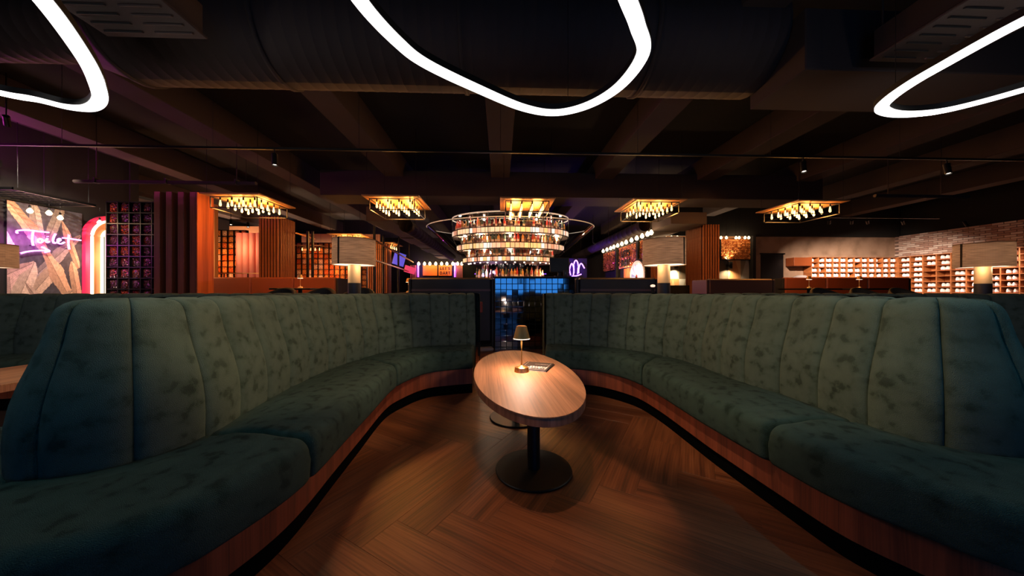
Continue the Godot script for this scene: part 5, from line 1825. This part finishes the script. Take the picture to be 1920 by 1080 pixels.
func far_things() -> void:
	struct("wall_far", box(36, 4.7, 0.2), mats.wall_dark, Vector3(2, 2.3, -20.6))
	var z := -20.46
	var black: Material = mats.black_matte
	# orange boards on the far wall, one lettered
	var oran := mat("orange_board", Color(1.0, 0.5, 0.12), 0.5)
	var s0 := hit_z(793, 497, z)
	var s1 := hit_z(820, 517, z)
	var bd := thing("sign_board", "plain orange board on the far wall left of the ring bar", "sign board", Vector3((s0.x + s1.x) / 2, (s0.y + s1.y) / 2, z))
	part("panel", box(s1.x - s0.x, s0.y - s1.y, 0.05, 0.004), oran, bd)
	part("frame", box(0.06, s0.y - s1.y + 0.3, 0.08), mats.black_metal, bd, Vector3((s1.x - s0.x) / 2 + 0.05, -0.05, 0))
	s0 = hit_z(822, 497, z)
	s1 = hit_z(847, 517, z)
	bd = thing("sign_board", "orange board reading Let's Dart on the far wall left of the ring bar", "sign board", Vector3((s0.x + s1.x) / 2, (s0.y + s1.y) / 2, z))
	part("panel", box(s1.x - s0.x, s0.y - s1.y, 0.05, 0.004), oran, bd)
	part("frame", box(0.06, s0.y - s1.y + 0.3, 0.08), mats.black_metal, bd, Vector3((s1.x - s0.x) / 2 + 0.05, -0.05, 0))
	letters("LET'S", 0.2, black, bd, Vector3(0, 0.12, 0.035))
	letters("DART", 0.2, black, bd, Vector3(0, -0.17, 0.035))
	var i := 0
	for px in [785.0, 796.0, 806.0, 817.0, 828.0, 838.0, 849.0, 858.0, 866.0]:
		hanging_bulb("bright bulb of the row above the far orange boards, %s from the left" % ordinal(i), hit_z(px, 495, z + 0.5), -1.0, "bulbs over the far orange boards", 0.22, 0.1)
		i += 1
	for px in [784.0, 853.0]:
		var p := hit_z(px, 506, z + 0.03)
		var t := thing("neon_bar", "upright violet neon strip %s the far orange boards" % ("left of" if px < 800 else "right of"), "neon light", p)
		part("tube", rod(0.06, 0.9, 8), lit("violet_neon", Color(0.7, 0.2, 1.0), 1.8), t, Vector3(0, -0.45, 0))
		part("clip", box(0.1, 0.06, 0.06), mats.black_metal, t, Vector3(0, 0.47, -0.04))
		omni(t, Vector3(0, 0, 0.3), Color(0.6, 0.2, 1.0), 0.5, 0.05)
	# gilded slat walls left and right at the far end
	for q in [[770.0, 781.0, "left end"], [856.0, 868.0, "right end"]]:
		var a := hit_z(q[0], 500, z)
		var b := hit_z(q[1], 500, z)
		slat_column("gold-lit timber slat pier at the %s of the far orange boards" % q[2], Vector3((a.x + b.x) / 2, 0, z + 0.2), b.x - a.x, 0.25, 2.75)
	# the dart wall running away on the right
	var xw := 5.0
	struct("wall_dart", box(0.2, 3.1, 7.6), mats.wall_dark, Vector3(xw + 0.15, 1.55, -16.2))
	var n := 0
	for q in [[1132.0, 1157.0], [1161.0, 1197.0], [1200.0, 1216.0]]:
		var a := hit_x(q[0], 480, xw)
		var b := hit_x(q[1], 480, xw)
		var y0 := 2.05
		var y1 := 2.93
		var names := ["shimmering copper sequin board on the dart wall, farthest of the three", "copper sequin board reading Let's Dart on the right dart wall", "narrow pink-lit copper board on the dart wall beside the right drum lamp"]
		var t := sequin_board(names[n], Vector3(xw, (y0 + y1) / 2, (a.z + b.z) / 2), -PI / 2, Vector2(absf(a.z - b.z) - 0.1, y1 - y0), "")
		if n == 1:
			letters("LET'S", 0.26, black, t, Vector3(-0.1, 0.12, 0.07))
			letters("DART", 0.26, black, t, Vector3(-0.1, -0.25, 0.07))
		var post := single("upright_post", box(0.1, 3.0, 0.12), black, "black post on the dart wall at the near side of the %s board" % ["farthest", "lettered", "narrow"][n], "post", Vector3(xw - 0.05, 1.5, b.z + 0.09))
		n += 1
	i = 0
	for px in [1131.0, 1138.0, 1145.0, 1151.0, 1158.0, 1166.0, 1174.0, 1184.0, 1194.0, 1204.0, 1214.0, 1221.0]:
		var p := hit_x(px, 470, xw - 0.12)
		p.y = 3.02
		hanging_bulb("bright bulb of the string above the dart wall boards, %s from the far end" % ordinal(i), p, -1.0, "bulbs over the dart wall", 0.1, 0.075)
		i += 1
	i = 0
	for px in [1228.0, 1238.0, 1248.0, 1259.0, 1270.0]:
		hanging_bulb("bright bulb above the right drum lamp's shade, %s from the left" % ordinal(i), hit_z(px, 446, -12.0), -1.0 if px > 1250 else 3.14 - hit_z(px, 446, -12.0).y, "bulbs above the right drum lamp", 0.07, 0.06)
		i += 1
	var q0 := hit_x(1168, 520, xw)
	var q1 := hit_x(1232, 520, xw)
	var sl := thing("slat_wall", "golden timber slat panel on the dart wall behind the dartboard", "panel", Vector3(xw + 0.05, 0.8, (q0.z + q1.z) / 2), -PI / 2)
	var ln := absf(q0.z - q1.z)
	for k in 30: part("slat", box(0.06, 1.25, 0.05, 0.004), mats.slat_wood, sl, Vector3(-ln / 2 + (k + 0.5) * ln / 30.0, 0.625, 0))
	omni(sl, Vector3(ln * 0.3, 1.1, 0.4), Color(1.0, 0.8, 0.55), 1.4, 0.05)
	omni(sl, Vector3(-ln * 0.3, 1.1, 0.4), Color(1.0, 0.8, 0.55), 1.4, 0.05)
	var dc := hit_x(1195, 519, xw - 0.24)
	var db := thing("dartboard", "round dartboard lit white and blue on the right dart wall", "dartboard", dc, -PI / 2)
	part("backing", lathe([[0.0, 0.0], [0.62, 0.0], [0.62, 0.06], [0.62, 0.06], [0.0, 0.06]], 40), mats.black_matte, db, Vector3(0, 0, -0.06), Vector3(PI / 2, 0, 0))
	part("mount", box(0.1, 0.1, 0.26), mats.black_metal, db, Vector3(0, 0, -0.18))
	part("halo", lathe([[0.44, 0.0], [0.56, 0.0], [0.56, 0.03], [0.44, 0.03]], 40), lit("halo_lamp", Color(1.0, 0.74, 0.66), 1.0), db, Vector3(0, 0, 0.0), Vector3(PI / 2, 0, 0))
	for k in 20:
		var st := start()
		var a0 := TAU * k / 20.0
		var a1 := TAU * (k + 1) / 20.0
		face(st, [Vector3(0.08 * cos(a0), 0.08 * sin(a0), 0.03), Vector3(0.08 * cos(a1), 0.08 * sin(a1), 0.03), Vector3(0.43 * cos(a1), 0.43 * sin(a1), 0.03), Vector3(0.43 * cos(a0), 0.43 * sin(a0), 0.03)])
		part("segment", done(st), lit("board_blue_lamp", Color(0.25, 0.5, 0.75), 0.7) if k % 2 else lit("board_white_lamp", Color(0.95, 0.95, 1.0), 1.0), db)
	part("bullseye", lathe([[0.0, 0.04], [0.08, 0.04], [0.08, 0.0]], 16), mats.dull_red, db, Vector3.ZERO, Vector3(PI / 2, 0, 0))
	# white round lamp at the end of the right navy booth
	var rp := at(1224, 536, 6.2)
	var rl := thing("globe_lamp", "small glowing oval lamp at the right end of the navy booth", "lamp", rp)
	part("globe", lathe([[0.0, -0.028], [0.035, -0.02], [0.046, 0.0], [0.035, 0.02], [0.0, 0.028]], 14), lit("globe_glow_lamp", Color(1.0, 0.82, 0.72), 1.3), rl)
	part("post", rod(0.03, rp.y - 0.05, 8), mats.black_metal, rl, Vector3(0, -(rp.y - 0.025), 0))
	# screens on the left, tilted, and the black frames round them
	var tv := mat("tv_black", Color(0.03, 0.03, 0.035), 0.4)
	for q in [[748.0, 486.0, -13.0, 0.36, "tilted blue-lit screen hung left of the far orange boards", Color(0.05, 0.22, 0.8), 1.0], [768.0, 506.0, -13.6, 0.2, "magenta-lit screen below the tilted blue one", Color(0.9, 0.05, 0.35), 0.9]]:
		var t := thing("screen", q[4], "screen", hit_z(q[0], q[1], q[2]), 0.7)
		part("casing", box(0.5, q[3] * 1.5, 0.05, 0.006), tv, t, Vector3.ZERO, Vector3(0, 0, -0.25))
		part("display", box(0.47, q[3] * 1.4, 0.01), lit("display_%d" % int(q[0]), q[5], q[6]), t, Vector3(0, 0, 0.028), Vector3(0, 0, -0.25))
		part("drop_rod", rod(0.012, 4.4 - t.position.y, 6), mats.black_metal, t, Vector3(0, 0, -0.03))
	var fr := thing("metal_frame", "tall black metal frame with brass rails left of the ring bar", "frame")
	for q in [[577.0, -9.9], [586.0, -9.9], [702.0, -9.0], [719.0, -10.5], [747.0, -12.0]]:
		var p := hit_z(q[0], 500, q[1])
		part("upright", box(0.06, 2.95, 0.06, 0.006), mats.black_metal, fr, Vector3(p.x, 1.475, p.z))
	var rows := [[700, 449, -9.0, 775, 492, -14.0], [700, 487, -9.0, 770, 510, -14.0], [555, 437, -9.9, 590, 448, -12.0]]
	for q in rows:
		var a := hit_z(q[0], q[1], q[2])
		var b := hit_z(q[3], q[4], q[5])
		bar(a, b, 0.045, mats.brass, "rail", fr)
	# violet neon shape on the right of the bar
	var nb := thing("neon_sign", "bright violet-white neon figure right of the till screen", "neon sign")
	var vio := lit("neon_violet", Color(0.75, 0.5, 1.0), 3.0)
	for s in [[[1070, 516], [1068, 505], [1072, 494], [1076, 504], [1075, 516]], [[1076, 512], [1076, 495], [1080, 488], [1084, 496], [1083, 514]], [[1085, 512], [1086, 500], [1090, 494], [1096, 503]], [[1072, 518], [1082, 517], [1090, 514]]]:
		var pts := []
		for q in s: pts.append(hit_z(q[0], q[1], -14.5))
		tube_part("neon_tube", smooth(pts, 5), 0.028, vio, nb)
	part("backing", box(1.0, 0.9, 0.04), mats.black_matte, nb, hit_z(1080, 503, -14.6))
	part("post", box(0.1, 2.0, 0.05), mats.black_metal, nb, hit_z(1080, 503, -14.65) * Vector3(1, 0, 1) + Vector3(0, 1.0, 0))
	omni(nb, hit_z(1080, 500, -14.2), Color(0.45, 0.15, 1.0), 1.8, 0.05)
	# small lamps on far tables and a lit counter left
	var w := hit_z(1, 1, -1)
	var lp := at(766, 546, 8.0)
	pedestal_table("tall small table with a lit lamp, left of the navy booth", Vector3(lp.x, 0.35, lp.z), Vector2(0.5, 0.5))
	table_lamp("small lit table lamp left of the navy booth", Vector3(lp.x, 0.35 + 0.7525, lp.z), 1.0, 0.05)
	var cn := thing("lit_counter", "white-lit counter edge seen beside the left drum lamp's post", "counter", c((712.0 - 960) * 7.0 / FOCAL, 7.0, 0.0))
	part("body", box(0.9, 0.95, 0.4), mats.navy_leather, cn, Vector3(-0.1, 0.475, 0))
	part("light_edge", box(1.0, 0.1, 0.42, 0.01), lit("counter_lamp", Color(1.0, 0.85, 0.85), 0.75), cn, Vector3(-0.1, 1.0, 0))
